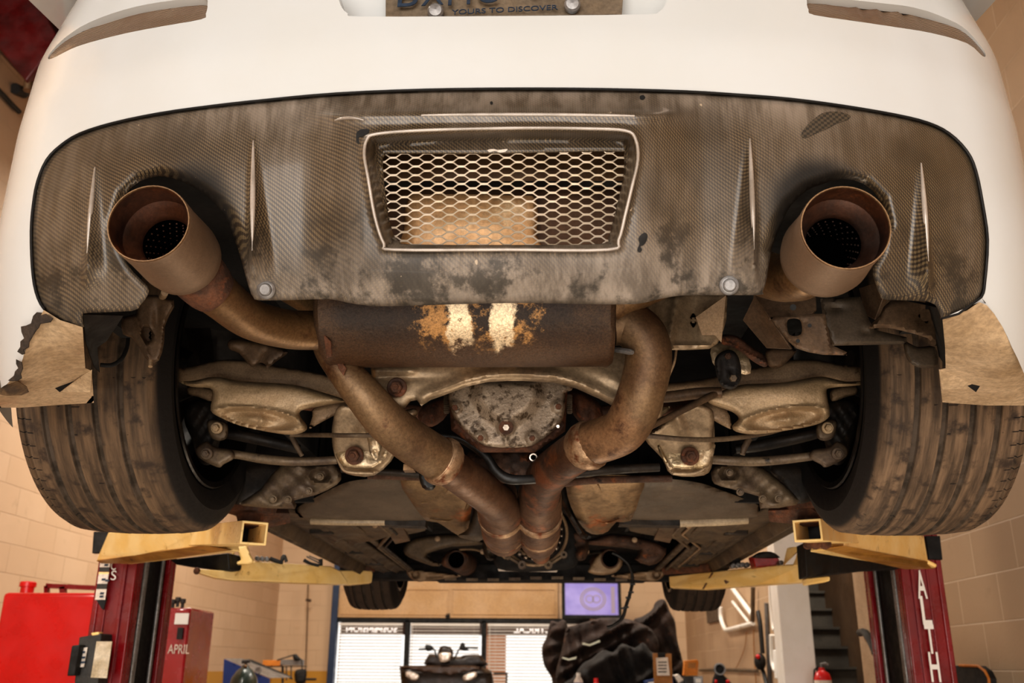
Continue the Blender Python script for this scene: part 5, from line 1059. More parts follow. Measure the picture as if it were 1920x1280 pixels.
beam('sleeve', [(318, 1050, 3.4), (428, 1036, 3.3), (431, 1066, 3.3), (424, 1070, 3.3), (330, 1058, 3.45)], (.02, .10, 0), M['black'], a2)
beam('arm_beam', [(437, 1055, 3.35), (478, 1052, 3.45), (620, 1061, 3.75), (638, 1070, 3.8), (655, 1095, 3.82), (560, 1092, 3.6), (437, 1087, 3.35), (400, 1082, 3.28), (368, 1072, 3.22), (372, 1066, 3.22), (430, 1070, 3.33)], (-.02, .07, 0), M['yellow'], a2)
beam('inner_tube', [(634, 1069, 3.8), (697, 1069, 3.95), (699, 1076, 3.95), (697, 1092, 3.95), (655, 1096, 3.82)], (-.02, .06, 0), M['yellow'], a2)
wpuff('gusset', [(434, 1028), (463, 1020), (470, 1040), (478, 1053), (470, 1058), (436, 1060)], 3.36, M['yellow'], a2, H=.008, w=4, step=3, smooth=0, holes=[[(441, 1028), (452, 1048), (441, 1050)]])
padstack(690, 1062, 3.95, a2); v = Wp(369, 1070, 3.22); MB().ball(v, .012, 8, 6).build('end_stop', M['rustred'], a2)
# right rear arm
a3 = arm_set('yellow lift arm reaching from the right column to behind the right rear tyre', pr_)
beam('outer_tube', [(1590, 1000, 2.6), (1660, 1000, 2.85), (1732, 1003, 3.2), (1741, 1054, 3.2), (1660, 1040, 2.9), (1582, 1025, 2.6)], (-.06, .12, 0), M['yellow'], a3)
beam('tube_underside', [(1540, 1029, 2.55), (1582, 1023, 2.58), (1741, 1053, 3.18), (1757, 1060, 3.2), (1752, 1066, 3.22), (1697, 1067, 3.3), (1620, 1050, 2.95)], (0, .02, .004), bpy.data.materials['yellow_shaded_underside'], a3, .001)
beam('end_lug', [(1738, 1048, 3.18), (1757, 1057, 3.18), (1756, 1064, 3.18), (1738, 1056, 3.18)], (0, .03, 0), M['yellow'], a3)
hollow(Wp(1592, 1003, 2.75), Wp(1514, 994, 2.18), .064, .05, M['yellow'], a3); padstack(1520, 968, 2.25, a3)
m = MB(); 
for px in (1516, 1530, 1548): m.lathe(Wp(px, 1020, 2.35), (0, -1, 0), [(-.01, 0), (-.01, .012), (.01, .012), (.012, 0)], 10)
m.build('gear_lock', M['rustred'], a3)
a4 = arm_set('yellow lift arm reaching from the right column towards the right front tyre', pr_)
beam('sleeve', [(1508, 1016, 3.0), (1582, 1030, 3.1), (1693, 1064, 3.35), (1627, 1066, 3.3), (1513, 1081, 3.0)], (0, .10, 0), M['black'], a4)
beam('arm_beam', [(1254, 1080, 3.95), (1330, 1072, 3.75), (1413, 1063, 3.5), (1470, 1058, 3.3), (1508, 1056, 3.15), (1510, 1090, 3.15), (1420, 1096, 3.5), (1322, 1104, 3.75), (1256, 1101, 3.95)], (.02, .07, 0), M['yellow'], a4)
beam('gusset', [(1470, 1060, 3.3), (1478, 1026, 3.25), (1507, 1021, 3.15), (1506, 1060, 3.15), (1488, 1060, 3.2), (1500, 1032, 3.2), (1496, 1032, 3.2)], (.0, .02, 0), M['yellow'], a4)
beam('tongue', [(1512, 1083, 3.1), (1556, 1079, 3.0), (1557, 1089, 3.0), (1514, 1096, 3.1)], (0, .06, 0), M['yellow'], a4)
beam('extension_joint', [(1335, 1073, 3.72), (1338, 1073, 3.72), (1320, 1104, 3.72), (1317, 1104, 3.72)], (0, .01, 0), M['rustred'], a4, 0); beam('worn_patch', [(1358, 1088, 3.6), (1366, 1083, 3.6), (1378, 1084, 3.6), (1380, 1089, 3.6), (1368, 1090, 3.6), (1362, 1094, 3.6)], (0, .01, 0), M['rust'], a4, 0)
wpipe('height_adapter', [(1248, 1066, 3.95, 11), (1336, 1062, 3.75, 11)], M['rustred'], a4, 16); wpipe('height_adapter_neck', [(1336, 1062, 3.76, 8), (1366, 1060, 3.7, 7)], M['link'], a4, 12)
for o_, P_ in ((a1, [(175, 996, 3.14), (203, 996, 3.14), (198, 1036, 3.14), (172, 1037, 3.14)]), (a3, [(1736, 1004, 3.3), (1763, 1004, 3.3), (1768, 1049, 3.3), (1742, 1048, 3.3)])): wplate('carriage_plate', P_, M['black'], o_, .02, .003)
hx = wplate('carriage_guard', [(1733, 1066, 3.42), (1748, 1066, 3.42), (1767, 1142, 3.42), (1748, 1163, 3.42)], M['black'], a3, .02, .003)
# loose parts lying on the arms
def socket(px, py, Y, r, label, grp, mt='greymetal', name='wheel_nut'):
    v = Wp(px, py, Y); m = MB().lathe(v, (.1, -1, .0), [(-.018, 0), (-.018, r), (.012, r), (.013, r*.7), (.006, r*.65), (.006, 0)], 16); o = m.build(name, M[mt], None); settle(o); tag(o, label, 'nut', grp)
for px, py in ((483, 1047), (492, 1047.5), (501, 1048)): socket(px, py, 3.46, .0085, 'round steel nut in a row of three on the left lift arm', 'wheel nuts on the left lift arm')
for px, py in ((1374, 1061), (1383, 1060), (1391, 1059), (1400, 1059)): socket(px, py, 3.55, .0095, 'round steel nut in the row left of the red block on the right arm', 'wheel nuts on the right lift arm')
sw = thing('swivel_socket', 'dark swivel socket lying by the row of nuts on the left lift arm', 'tool'); wpipe('body', [(507, 1047, 3.5, 4), (520, 1052, 3.5, 4), (530, 1055, 3.5, 3)], M['black'], sw); wpipe('head', [(528, 1052, 3.52, 3), (531, 1044, 3.52, 4), (534, 1043, 3.52, 3), (537, 1053, 3.52, 3)], M['greyplastic'], sw)
rt_ = thing('ratchet_wrench', 'dark ratchet with two bright rods leaning on the left lift arm', 'tool'); wpipe('handle', [(570, 1050, 3.65, 3.5), (582, 1056, 3.65, 3), (598, 1060, 3.65, 3)], M['black'], rt_); wpipe('rod', [(575, 1043, 3.63, 1.6), (600, 1056, 3.63, 1.6)], M['greymetal'], rt_, 6); wpipe('rod', [(580, 1042, 3.64, 1.4), (603, 1052, 3.64, 1.6)], M['greymetal'], rt_, 6); wpipe('head', [(601, 1048, 3.64, 4), (602, 1060, 3.64, 3)], M['black'], rt_)
jb = thing('jack_block', 'red lifting block with black rubber top on the right front lift arm', 'jack block')
wplate('body', [(1410, 1041, 3.42), (1456, 1041, 3.4), (1462, 1050, 3.4), (1456, 1061, 3.4), (1416, 1063, 3.42)], MAT('scuffed_red', '#a01c12', '#74120c', 10, .45), jb, .07, .004); wpuff('rubber_top', [(1412, 1042), (1424, 1035), (1446, 1034), (1460, 1042), (1458, 1046), (1414, 1046)], 3.4, M['rubber'], jb, H=.01, w=4, step=4); socket(1463, 1055, 3.36, .008, 'single bright nut leaning on the red lifting block', None)
db = thing('rubber_block', 'small black block standing on the right front lift arm left of the red one', 'block'); wplate('block', [(1372, 1042, 3.6), (1388, 1040, 3.6), (1389, 1056, 3.6), (1373, 1057, 3.6)], M['rubber'], db, .05, .003)
# ------------------------------------------------------------------ left side equipment
def wb(name, px0, py0, px1, py1, Y, dy, mat, par, bev=.004):
    a = Wp(px0, py0, Y); b = Wp(px1, py1, Y); return MB().box(((a.x+b.x)/2, a.y+dy/2, (a.z+b.z)/2), (abs(b.x-a.x), dy, abs(a.z-b.z))).build(name, mat, par, bevel=bev)
def tofloor(name, px0, px1, py, Y, dy, mat, par, bev=.006):
    a = Wp(px0, py, Y); b = Wp(px1, py, Y); z0 = -CARO.z; return MB().box(((a.x+b.x)/2, a.y+dy/2, (a.z+z0)/2), (b.x-a.x, dy, a.z-z0)).build(name, mat, par, bevel=bev)
rc = thing('red_cabinet', 'large plain bright red tank cabinet at the far left', 'cabinet')
tofloor('body', 6, 190, 1110, 5.0, .7, M['redbright'], rc, .02)
v = Wp(50, 1111, 5.2); MB().lathe(v, (0, 0, 1), [(-.02, .035), (.03, .035), (.032, .043), (.055, .043), (.06, .036), (.06, 0)], 24).build('filler_cap', M['redbright'], rc)
m = MB(); p = Wp(88, 1098, 5.3); q = Wp(180, 1102, 5.3); m.bar(p, q, .03, .025); m.bar(Wp(118, 1100, 5.3), Wp(119, 1114, 5.3), .03, .03); m.bar(Wp(88, 1098, 5.3), Wp(88, 1112, 5.3), .03, .02); m.build('top_bracket', M['red'], rc)
apc = thing('tool_cabinet', 'glossy dark red narrow cabinet lettered APRIL behind the left column', 'cabinet')
tofloor('body', 296, 358, 1139, 4.7, .35, MAT('glossy_red', '#9c1a22', '#8a151c', 4, .18, 0, None, None, .02, coat=.8), apc, .01)
q0 = Wp(314, 1225, 4.69); text('lettering', 'APRIL', .062, q0, (1, 0, 0), (0, 0, 1), M['paper'], apc, width=.105)
wb('data_label', 329, 1149, 352, 1170, 4.69, .004, M['white'], apc, 0); wb('lock_plate', 333, 1176, 341, 1198, 4.685, .008, M['black'], apc, .001)
kn = thing('valve_cluster', 'cluster of dark knobs on top of the narrow red cabinet', 'valve')
for px, py in ((325, 1128), (334, 1124), (343, 1127)): v = Wp(px, py, 4.8); MB().lathe(v, (0, 0, 1), [(-.035, 0), (-.035, .008), (-.01, .008), (-.008, .014), (.012, .014), (.013, 0)], 12).build('knob', M['greyplastic'], kn)
pw = thing('parts_washer', 'blue sloping-sided parts washer bench standing by the left wall', 'bench')
wplate('side_panel', [(420, 1235, 9.0), (455, 1250, 9.0), (505, 1272, 9.0), (505, 1340, 9.0), (414, 1340, 9.0)], M['blue'], pw, .02)
wplate('sloped_lid', [(421, 1234, 9.05), (452, 1234, 9.6), (548, 1270, 9.6), (506, 1271, 9.05)], M['greymetal'], pw, .03); wplate('back_edge', [(470, 1236, 9.6), (546, 1268, 9.6), (548, 1274, 9.6), (470, 1240, 9.6)], M['greyplastic'], pw, .03)
p = Wp(420, 1300, 9.05); q = Wp(545, 1300, 9.5); m = MB()
for (x, y) in ((p.x+.05, p.y), (q.x-.05, p.y), (p.x+.05, q.y), (q.x-.05, q.y)): m.box((x, y, (-CARO.z+p.z)/2), (.05, .05, p.z+CARO.z))
m.build('bench_legs', M['blue'], pw); m = MB().box(((p.x+q.x)/2, (p.y+q.y)/2, p.z), (q.x-p.x, q.y-p.y, .04)); m.build('bench_shelf', M['greymetal'], pw)
gc = thing('gas_cylinder', 'dark green gas cylinder with a brass valve before the blue bench', 'cylinder')
v = Wp(459, 1262, 7.5); z0 = -CARO.z-v.z; MB().lathe(v, (0, 0, 1), [(z0, 0), (z0, .11), (-.1, .11), (-.03, .095), (.02, .06), (.045, .03), (.06, .025), (.06, 0)], 28).build('body', MAT('dark_green_paint', '#1c2a20', '#141d17', 6, .35, 0, None, None, 0, coat=.3), gc)
MB().lathe(v, (0, 0, 1), [(.05, .012), (.085, .012), (.085, 0)], 12).tube([v+Vector((-.03, 0, .085)), v+Vector((.03, 0, .09))], .015, 10).build('valve', M['greyplastic'], gc); MB().ball(v+Vector((.01, -.03, .05)), .013, 10, 8).build('brass_fitting', M['pipegold'], gc)
wf_ = thing('tool_rack', 'wire framed tool rack with an orange box and a black motor by the window frame', 'rack')
wb('orange_box', 493, 1237, 525, 1248, 10.1, .1, M['orangebox'], wf_, .002); wb('steel_box', 526, 1236, 566, 1247, 10.1, .1, M['greymetal'], wf_, .003)
for pts in ([(520, 1237), (552, 1227)], [(552, 1227), (566, 1237)], [(537, 1248), (537, 1275)], [(566, 1237), (567, 1262)], [(546, 1247), (546, 1270)]): wpipe('rack_rod', [(pts[0][0], pts[0][1], 10.1, 1.3), (pts[1][0], pts[1][1], 10.1, 1.3)], M['greyplastic'], wf_, 6)
wpuff('motor', [(555, 1256), (572, 1254), (575, 1262), (571, 1280), (556, 1281), (552, 1268)], 10.05, M['black'], wf_, H=.03, w=5, step=4); wpipe('motor_shaft', [(570, 1273, 10.05, 2), (593, 1273, 10.05, 2)], M['black'], wf_, 8); wpuff('clamp_head', [(549, 1228), (556, 1226), (563, 1236), (552, 1238)], 10.08, M['black'], wf_, H=.01, w=3, step=3)
mm_ = MB()
for x in (530, 575): mm_.bar(Wp(x, 1280, 10.2), Vector((Wp(x, 1280, 10.2).x, Wp(x, 1280, 10.2).y, -CARO.z)), .04, .04)
mm_.bar(Wp(495, 1249, 10.16), Wp(575, 1249, 10.16), .02, .01); mm_.bar(Wp(530, 1250, 10.2), Wp(530, 1281, 10.2), .02, .02); mm_.build('stand', M['greyplastic'], wf_)
v = Wp(485, 1256, 9.0); MB().lathe(v, (0, -1, 0), [(0, .0), (0, .03), (.015, .03), (.015, .022), (.008, .02), (.008, 0)], 20).build('dial', M['greymetal'], pw); MB().tube([v, v+Vector((0, .08, -.1))], .008, 8).build('dial_stem', M['greymetal'], pw)
pc_ = thing('wall_pipe', 'thin brown pipe in the far left corner of the shop', 'pipe'); wpipe('pipe', [(572, 1285, 13.4, 1.2), (575, 1200, 13.4, 1.2), (577, 1128, 13.4, 1.4), (578, 1090, 13.4, 1.4)], M['pipe'], pc_, 6); wpipe('tee', [(574, 1124, 13.4, 2.5), (583, 1126, 13.4, 2.5)], M['bracket'], pc_, 8)
# red heater and pipes high on the left
hr = thing('heater_housing', 'dark red heater housing hung high in the left corner of the roof', 'heater')
wplate('housing', [(-70, -60, 4.8), (40, -60, 4.8), (104, 62, 4.8), (92, 96, 4.8), (48, 152, 4.8), (0, 92, 4.8), (-70, 20, 4.8)], MAT('dark_red', '#5a0a0c', '#3c0808', 4, .5), hr, .6, .01)
m = MB(); a = Wp(20, -20, 5.0); m.bar(a, Vector((a.x, a.y, ZC-CARO.z)), .03, .03); m.build('hanger_strap', M['greyplastic'], hr)
wpipe('gas_pipe', [(100, 92, 4.85, 7), (72, 94, 4.85, 8), (60, 104, 4.85, 9), (57, 130, 4.85, 9), (52, 170, 4.85, 8)], M['pipe'], hr)
cd = thing('wall_conduit', 'dark conduit and clip high on the left wall beside the car', 'conduit'); LX = lambda a, b: wx(a, b, -3.77)-CARO
for nm_, q_, r_ in (('conduit', [(-20, 150), (0, 172), (20, 194), (36, 210)], .018), ('clip', [(28, 166), (36, 170), (46, 174)], .04)): MB().tube([LX(a, b) for a, b in q_], r_, 10).build(nm_, M['greyplastic'], cd)
# ------------------------------------------------------------------ quad bike on a low stand
at = thing('quad_bike', 'dark brown quad bike facing the shop, three clear headlights', 'quad bike')
AY = 11.4
wpuff('front_fairing', [(749, 1249), (770, 1250), (820, 1253), (905, 1250), (922, 1258), (926, 1280), (930, 1330), (760, 1330), (753, 1290)], AY, M['atv'], at, H=.12, w=14, step=7, smooth=0, relief=lambda X, Y: .06*np.exp(-((Y-1256-.0012*(X-838)**2*.2)/6.)**2))
wpuff('hood_rack', [(749, 1248), (790, 1247), (880, 1247), (905, 1250), (900, 1256), (846, 1267), (810, 1263), (752, 1253)], AY-.12, MAT('light_brown_plastic', '#4a382b', '#3a2b20', 8, .4), at, H=.03, w=4, step=4, smooth=0)
wpuff('handlebar_pod', [(822, 1220), (826, 1212), (834, 1210), (844, 1213), (850, 1222), (846, 1240), (840, 1244), (826, 1243), (820, 1230)], AY-.1, M['atv'], at, H=.06, w=6, step=3)
wpuff('seat', [(802, 1230), (812, 1226), (860, 1232), (868, 1228), (898, 1227), (906, 1234), (908, 1250), (803, 1250)], AY+.25, M['atv'], at, H=.08, w=6, step=5)
lamp = MAT('clear_lamp', '#e9e1d2', '#a89d8c', 30, .15, .3)
wpuff('headlight', [(824, 1224), (844, 1223), (845, 1232), (840, 1240), (828, 1241), (824, 1236)], AY-.18, lamp, at, H=.02, w=4, step=3); wpuff('headlight', [(761, 1260), (768, 1258), (784, 1264), (785, 1272), (776, 1277), (762, 1269)], AY-.18, lamp, at, H=.03, w=4, step=3); wpuff('headlight', [(868, 1267), (880, 1261), (892, 1259), (894, 1268), (884, 1276), (870, 1277)], AY-.18, lamp, at, H=.03, w=4, step=3)
for pts in ([(785, 1217, AY-.1, 1.6), (800, 1216, AY-.08, 1.6), (813, 1216, AY-.05, 1.5), (817, 1226, AY, 1.5), (820, 1234, AY, 1.5)], [(896, 1215, AY-.1, 1.6), (878, 1214, AY-.08, 1.6), (862, 1216, AY-.05, 1.5), (856, 1227, AY, 1.5), (850, 1236, AY, 1.5)]): wpipe('handlebar', pts, M['black'], at, 8)
for pts in ([(797, 1209), (808, 1209), (812, 1214), (810, 1219), (800, 1220)], [(862, 1211), (866, 1204), (871, 1206), (873, 1213), (880, 1218), (872, 1220), (862, 1217)]): wpuff('brake_lever_block', pts, AY-.12, M['black'], at, H=.015, w=3, step=3)
wplate('tow_hook_frame', [(925, 1260, AY), (952, 1260, AY), (951, 1285, AY), (948, 1285, AY), (948, 1264, AY), (926, 1265, AY)], M['greyplastic'], at, .03)
for x, y in ((775, AY), (915, AY), (790, AY+1.1), (900, AY+1.1)):
    c = Wp(x, 1290, y); c.z = .42+.27-CARO.z+.02; MB().lathe((c.x-.09, c.y+.1, c.z), (1, 0, 0), [(0, .10), (0, .24), (.03, .27), (.15, .27), (.18, .24), (.18, .10)], 28, closed=True).build('tyre', M['rubber'], at)
    MB().lathe((c.x-.07, c.y+.1, c.z), (1, 0, 0), [(0, 0), (.02, .10), (.12, .10), (.14, 0)], 20).build('wheel', M['greymetal'], at)
c0 = Wp(840, 1290, AY+.6); MB().box((c0.x, c0.y, .95-CARO.z), (.4, 1.2, .35)).build('chassis', M['black'], at, bevel=.02)
ls = empty('low_lift_table', (c0.x+CARO.x, c0.y+CARO.y, 0), 'low dark table lift carrying the quad bike', 'lift table'); MB().box((0, 0, .385), (1.15, 2.0, .06)).build('deck', M['greyplastic'], ls, bevel=.01); m = MB(); m.bar((-.4, -.8, .03), (-.4, .8, .36), .06, .05); m.bar((.4, -.8, .03), (.4, .8, .36), .06, .05); m.bar((-.4, .8, .03), (-.4, -.8, .36), .06, .05); m.bar((.4, .8, .03), (.4, -.8, .36), .06, .05); m.build('scissor_legs', M['greyplastic'], ls); MB().box((0, 0, .015), (1.0, 1.9, .03)).build('base', M['greyplastic'], ls)
# ------------------------------------------------------------------ draped jackets and clutter on the bench
JY = 7.6
def fold(f1, f2, a, amp): return lambda X, Y: amp*(np.sin(X*f1+Y*f2+2.5*np.sin(Y*.05+X*.03))+.6*np.sin(X*f2*1.7-Y*f1*1.3+2*np.sin(X*.07)))
jk = [('work_jacket', 'brown canvas jacket hanging at the left edge of the pile, beside the window', [(1034, 1163), (1046, 1166), (1056, 1161), (1064, 1172), (1062, 1200), (1056, 1230), (1048, 1262), (1044, 1290), (1036, 1290), (1034, 1270), (1020, 1246), (1016, 1214), (1024, 1196), (1029, 1175)], JY+.30, 'cloth', (.18, .03)),
      ('work_jacket', 'brown jacket with pale reflective strips draped across the middle of the pile', [(1062, 1178), (1076, 1172), (1100, 1165), (1128, 1158), (1170, 1159), (1196, 1166), (1222, 1180), (1236, 1210), (1220, 1240), (1150, 1250), (1110, 1262), (1080, 1290), (1046, 1290), (1042, 1262), (1050, 1230), (1056, 1205)], JY-.05, 'cloth', (.06, .12)),
      ('work_jacket', 'dark brown hooded jacket rising to a peak at the right of the pile', [(1188, 1162), (1205, 1155), (1222, 1143), (1228, 1130), (1238, 1123), (1248, 1126), (1256, 1146), (1266, 1166), (1270, 1200), (1280, 1240), (1284, 1290), (1230, 1290), (1215, 1250), (1220, 1215), (1204, 1185)], JY+.34, 'cloth', (.10, .07)),
      ('overalls', 'heap of black overalls under the brown jackets', [(1110, 1234), (1130, 1218), (1150, 1222), (1166, 1206), (1190, 1214), (1206, 1204), (1222, 1222), (1238, 1226), (1248, 1246), (1262, 1262), (1286, 1288), (1064, 1288), (1074, 1270), (1092, 1244)], JY-.34, 'clothblack', (.09, .11))]
for nm, lb, ol, yy, mt, (f1, f2) in jk:
    o = wpuff(nm, ol, yy, M[mt], None, H=.10, w=16, step=4, smooth=3, relief=fold(f1, f2, 0, .034), back=.8); settle(o); tag(o, lb, 'jacket' if nm == 'work_jacket' else 'clothing')
rj = bpy.data.objects['work_jacket.001']
def on(o, parent):
    o.parent = parent; o.matrix_parent_inverse = Matrix.Identity(4)
    for v in o.data.vertices: v.co = v.co+CARO-parent.location
    return o
for q in ([(1092, 1204), (1106, 1207), (1124, 1199), (1126, 1203), (1106, 1211), (1092, 1208)], [(1054, 1231), (1066, 1234), (1082, 1230), (1080, 1235), (1066, 1238), (1054, 1234)]): on(wplate('reflective_strip', [(a, b, JY-.22) for a, b in q], M['reflect'], None, .01), rj)
bn = thing('workbench', 'dark steel workbench below the pile of jackets', 'bench'); p = Wp(1040, 1300, JY-.2); q = Wp(1400, 1300, JY+.6)
MB().box(((p.x+q.x)/2, p.y+.05, p.z-.02), (q.x-p.x, 1.4, .04)).build('top', M['greyplastic'], bn, bevel=.003); m = MB()
for x in (p.x+.05, q.x-.05):
    for y in (p.y-.55, p.y+.65): m.box((x, y, (p.z-.04-CARO.z)/2), (.05, .05, p.z-.04+CARO.z))
m.build('bench_legs', M['greyplastic'], bn)
bench_z = p.z
bt = thing('water_bottle', 'clear plastic bottle with a coloured label before the black overalls', 'bottle'); v = Wp(1085, 1296, JY-.66); v.z = bench_z
MB().lathe(v, (0, 0, 1), [(0, 0), (0, .032), (.08, .034), (.10, .030), (.125, .014), (.13, .013), (.13, 0)], 20).build('body', MAT('clear_plastic', '#d8d0c4', '#b8afa2', 20, .15), bt); MB().lathe(v, (0, 0, 1), [(.128, .015), (.15, .015), (.15, 0)], 14).build('cap', M['white'], bt); MB().lathe(v, (0, 0, 1), [(.03, .0345), (.085, .0352)], 20).build('label', M['blue'], bt); MB().lathe(v, (0, 0, 1), [(.045, .0355), (.07, .036)], 10, a0=-.6, a1=.9).build('label_print', M['redbright'], bt)
rcn = thing('spray_can', 'red and white spray can right of the plastic bottle', 'can'); v = Wp(1118, 1296, JY-.66); v.z = bench_z; MB().lathe(v, (0, 0, 1), [(0, 0), (0, .03), (.07, .03), (.08, .02), (.08, 0)], 18).build('body', M['white'], rcn); MB().lathe(v, (0, 0, 1), [(.08, .018), (.115, .016), (.115, 0)], 14).build('cap', M['redbright'], rcn); MB().lathe(v, (0, 0, 1), [(.01, .0305), (.05, .0305)], 18).build('label', M['redbright'], rcn)
cb_ = thing('clipboard', 'brown clipboard with white sheets leaning against the jackets', 'clipboard'); wplate('board', [(1224, 1224, JY-.62), (1259, 1225, JY-.62), (1262, 1297, JY-.62), (1227, 1297, JY-.62)], M['card'], cb_, .01, .001); wplate('clip', [(1233, 1223, JY-.63), (1248, 1223, JY-.63), (1247, 1233, JY-.63), (1234, 1233, JY-.63)], M['black'], cb_, .01); wplate('sheet', [(1230, 1233, JY-.64), (1252, 1232, JY-.64), (1256, 1266, JY-.64), (1232, 1266, JY-.64)], M['paper'], cb_, .003)
for y in (1240, 1246, 1252, 1258): wplate('printed_line', [(1234, y, JY-.645), (1250, y, JY-.645), (1250, y+2, JY-.645), (1234, y+2, JY-.645)], M['greyplastic'], cb_, .001)
for nm, lb, ct, q, mt in (('blue_box', 'blue and white carton below the clipboard', 'box', [(1240, 1270), (1260, 1261), (1266, 1297), (1244, 1297)], 'blue'), ('parts_carton', 'flat blue and white carton at the left of the clipboard', 'box', [(1208, 1276), (1236, 1270), (1238, 1297), (1210, 1297)], 'blue'), ('cardboard_box', 'small open orange-brown cardboard box at the right end of the bench', 'box', [(1284, 1238), (1307, 1236), (1310, 1240), (1308, 1266), (1282, 1266)], 'orangebox'), ('grey_meter', 'grey meter with a pale display under the orange-brown box', 'meter', [(1300, 1268), (1318, 1267), (1319, 1290), (1301, 1290)], 'greymetal'), ('paper_cup', 'pale paper cup lying by the blue carton', 'cup', [(1264, 1266), (1272, 1263), (1282, 1274), (1272, 1281)], 'paper')):
    t = thing(nm, lb, ct); wplate('body', [(a, b, JY-.60) for a, b in q], M[mt], t, .08, .003)
    cx = sum(a for a, b in q)/len(q); cy = sum(b for a, b in q)/len(q); wplate('face_label', [(cx+(a-cx)*.55, cy+(b-cy)*.35-3, JY-.604) for a, b in q], M['white' if mt != 'orangebox' else 'card'], t, .003)
    if nm == 'cardboard_box':
        wplate('box_below', [(1284, 1267, JY-.58), (1308, 1267, JY-.58), (1308, 1292, JY-.58), (1284, 1292, JY-.58)], M['greyplastic'], t, .08)
wl_ = thing('work_lamp', 'round black work lamp with a pale rim standing right of the boxes', 'lamp'); v = Wp(1349, 1254, JY-.1); MB().lathe(v, (0, -1, 0), [(-.03, 0), (-.03, .04), (.0, .045), (.012, .045), (.012, .032), (.0, .03), (0, 0)], 24).build('lamp_head', M['black'], wl_); MB().lathe(v, (0, -1, 0), [(.012, .031), (.016, .033), (.016, .043), (.012, .045)], 24).build('rim', M['greymetal'], wl_)
wpuff('body', [(1340, 1262), (1352, 1262), (1368, 1276), (1376, 1295), (1336, 1295)], JY-.08, M['black'], wl_, H=.03, w=5, step=4); wpuff('red_knob', [(1340, 1274), (1345, 1274), (1345, 1281), (1340, 1281)], JY-.13, M['redbright'], wl_, H=.01, w=2, step=2, smooth=0); wpuff('red_knob', [(1361, 1274), (1368, 1274), (1368, 1281), (1361, 1281)], JY-.13, M['redbright'], wl_, H=.01, w=2, step=2, smooth=0)
# ------------------------------------------------------------------ right wall: bracket, conduits, pillar, stairs
def xp(px, py, X=1.9): return wx(px, py, X)-CARO
def xpipe(name, pts, r, mat, parent, X=1.9, n=8, k=4): return MB().tube([tuple(q) for q in crom([tuple(xp(a, b, X)) for a, b in pts], k)], r, n).build(name, mat, parent)
tb = thing('wall_bracket', 'white triangular pipe bracket on the right wall behind the front tyre', 'bracket')
xpipe('brace', [(1374, 1104), (1410, 1152)], .022, M['white'], tb); xpipe('brace', [(1374, 1128), (1404, 1166)], .016, M['white'], tb); xpipe('hook', [(1351, 1138), (1352, 1160), (1359, 1178), (1366, 1180), (1412, 1168)], .022, M['white'], tb); xpipe('upright', [(1412, 1100), (1411, 1170)], .02, M['link'], tb)
cn = thing('conduit_run', 'bundle of cream conduits ending in a switch box beside the white pillar', 'conduit')
for pts, r in (([(1444, 1096), (1446, 1140), (1450, 1176), (1454, 1178), (1460, 1170), (1462, 1140), (1462, 1100)], .016), ([(1456, 1100), (1456, 1150), (1456, 1176), (1457, 1230)], .014), ([(1448, 1190), (1450, 1240), (1456, 1258)], .026)): xpipe('conduit', pts, r, M['white'], cn, 1.86)
a = xp(1459, 1230, 1.86); MB().box((a.x, a.y, a.z-.06), (.06, .1, .22)).build('switch_box', M['white'], cn, bevel=.006)
chn = thing('hanging_hose', 'black coiled hose and red switch hanging on the right wall', 'hose'); xpipe('hose', [(1421, 1146), (1425, 1168), (1428, 1200), (1430, 1225)], .02, M['wire'], chn, 1.88); xpipe('cable', [(1426, 1246), (1432, 1262), (1438, 1285)], .018, M['wire'], chn, 1.88)
a = xp(1425, 1240, 1.86); MB().ball(a, (.05, .08, .07), 14, 10).build('switch_body', M['black'], chn); MB().ball(a+Vector((-.03, -.07, .04)), .02, 10, 8).build('red_button', M['redbright'], chn)
spn = thing('steel_channel', 'grey steel strip fixed upright on the right wall', 'channel'); xpipe('strip', [(1437, 1130), (1440, 1200), (1444, 1290)], .02, M['greymetal'], spn, 1.935); 
ew = thing('wall_cable', 'thin brown cable looping down the right wall', 'cable'); xpipe('cable', [(1400, 1184), (1396, 1215), (1384, 1245), (1376, 1258)], .004, M['card'], ew, 1.93); xpipe('cable', [(1413, 1180), (1414, 1220), (1418, 1285)], .005, M['card'], ew, 1.93)
sr = thing('wall_rail', 'thin brown rail along the foot of the right wall behind the work lamp', 'rail'); xpipe('rail', [(1312, 1256), (1360, 1255), (1420, 1257)], .015, M['link'], sr, 1.92)
pb_ = thing('wall_panel', 'small grey panel high on the right wall beside the front tyre', 'panel'); q = [xp(1327, 1142, 1.94), xp(1349, 1136, 1.94), xp(1350, 1163, 1.94), xp(1329, 1168, 1.94)]; MB().prism(q, (-.02, 0, 0)).build('panel', M['link'], pb_)
# pillar
a = wy(1457, 1100, 6.5); b = wy(1516, 1100, 6.5); pil = MB().box(((a.x+b.x)/2, 6.6, ZC/2), (b.x-a.x, .2, ZC)).build('trim_7', M['white'], bevel=.004); struct(pil)
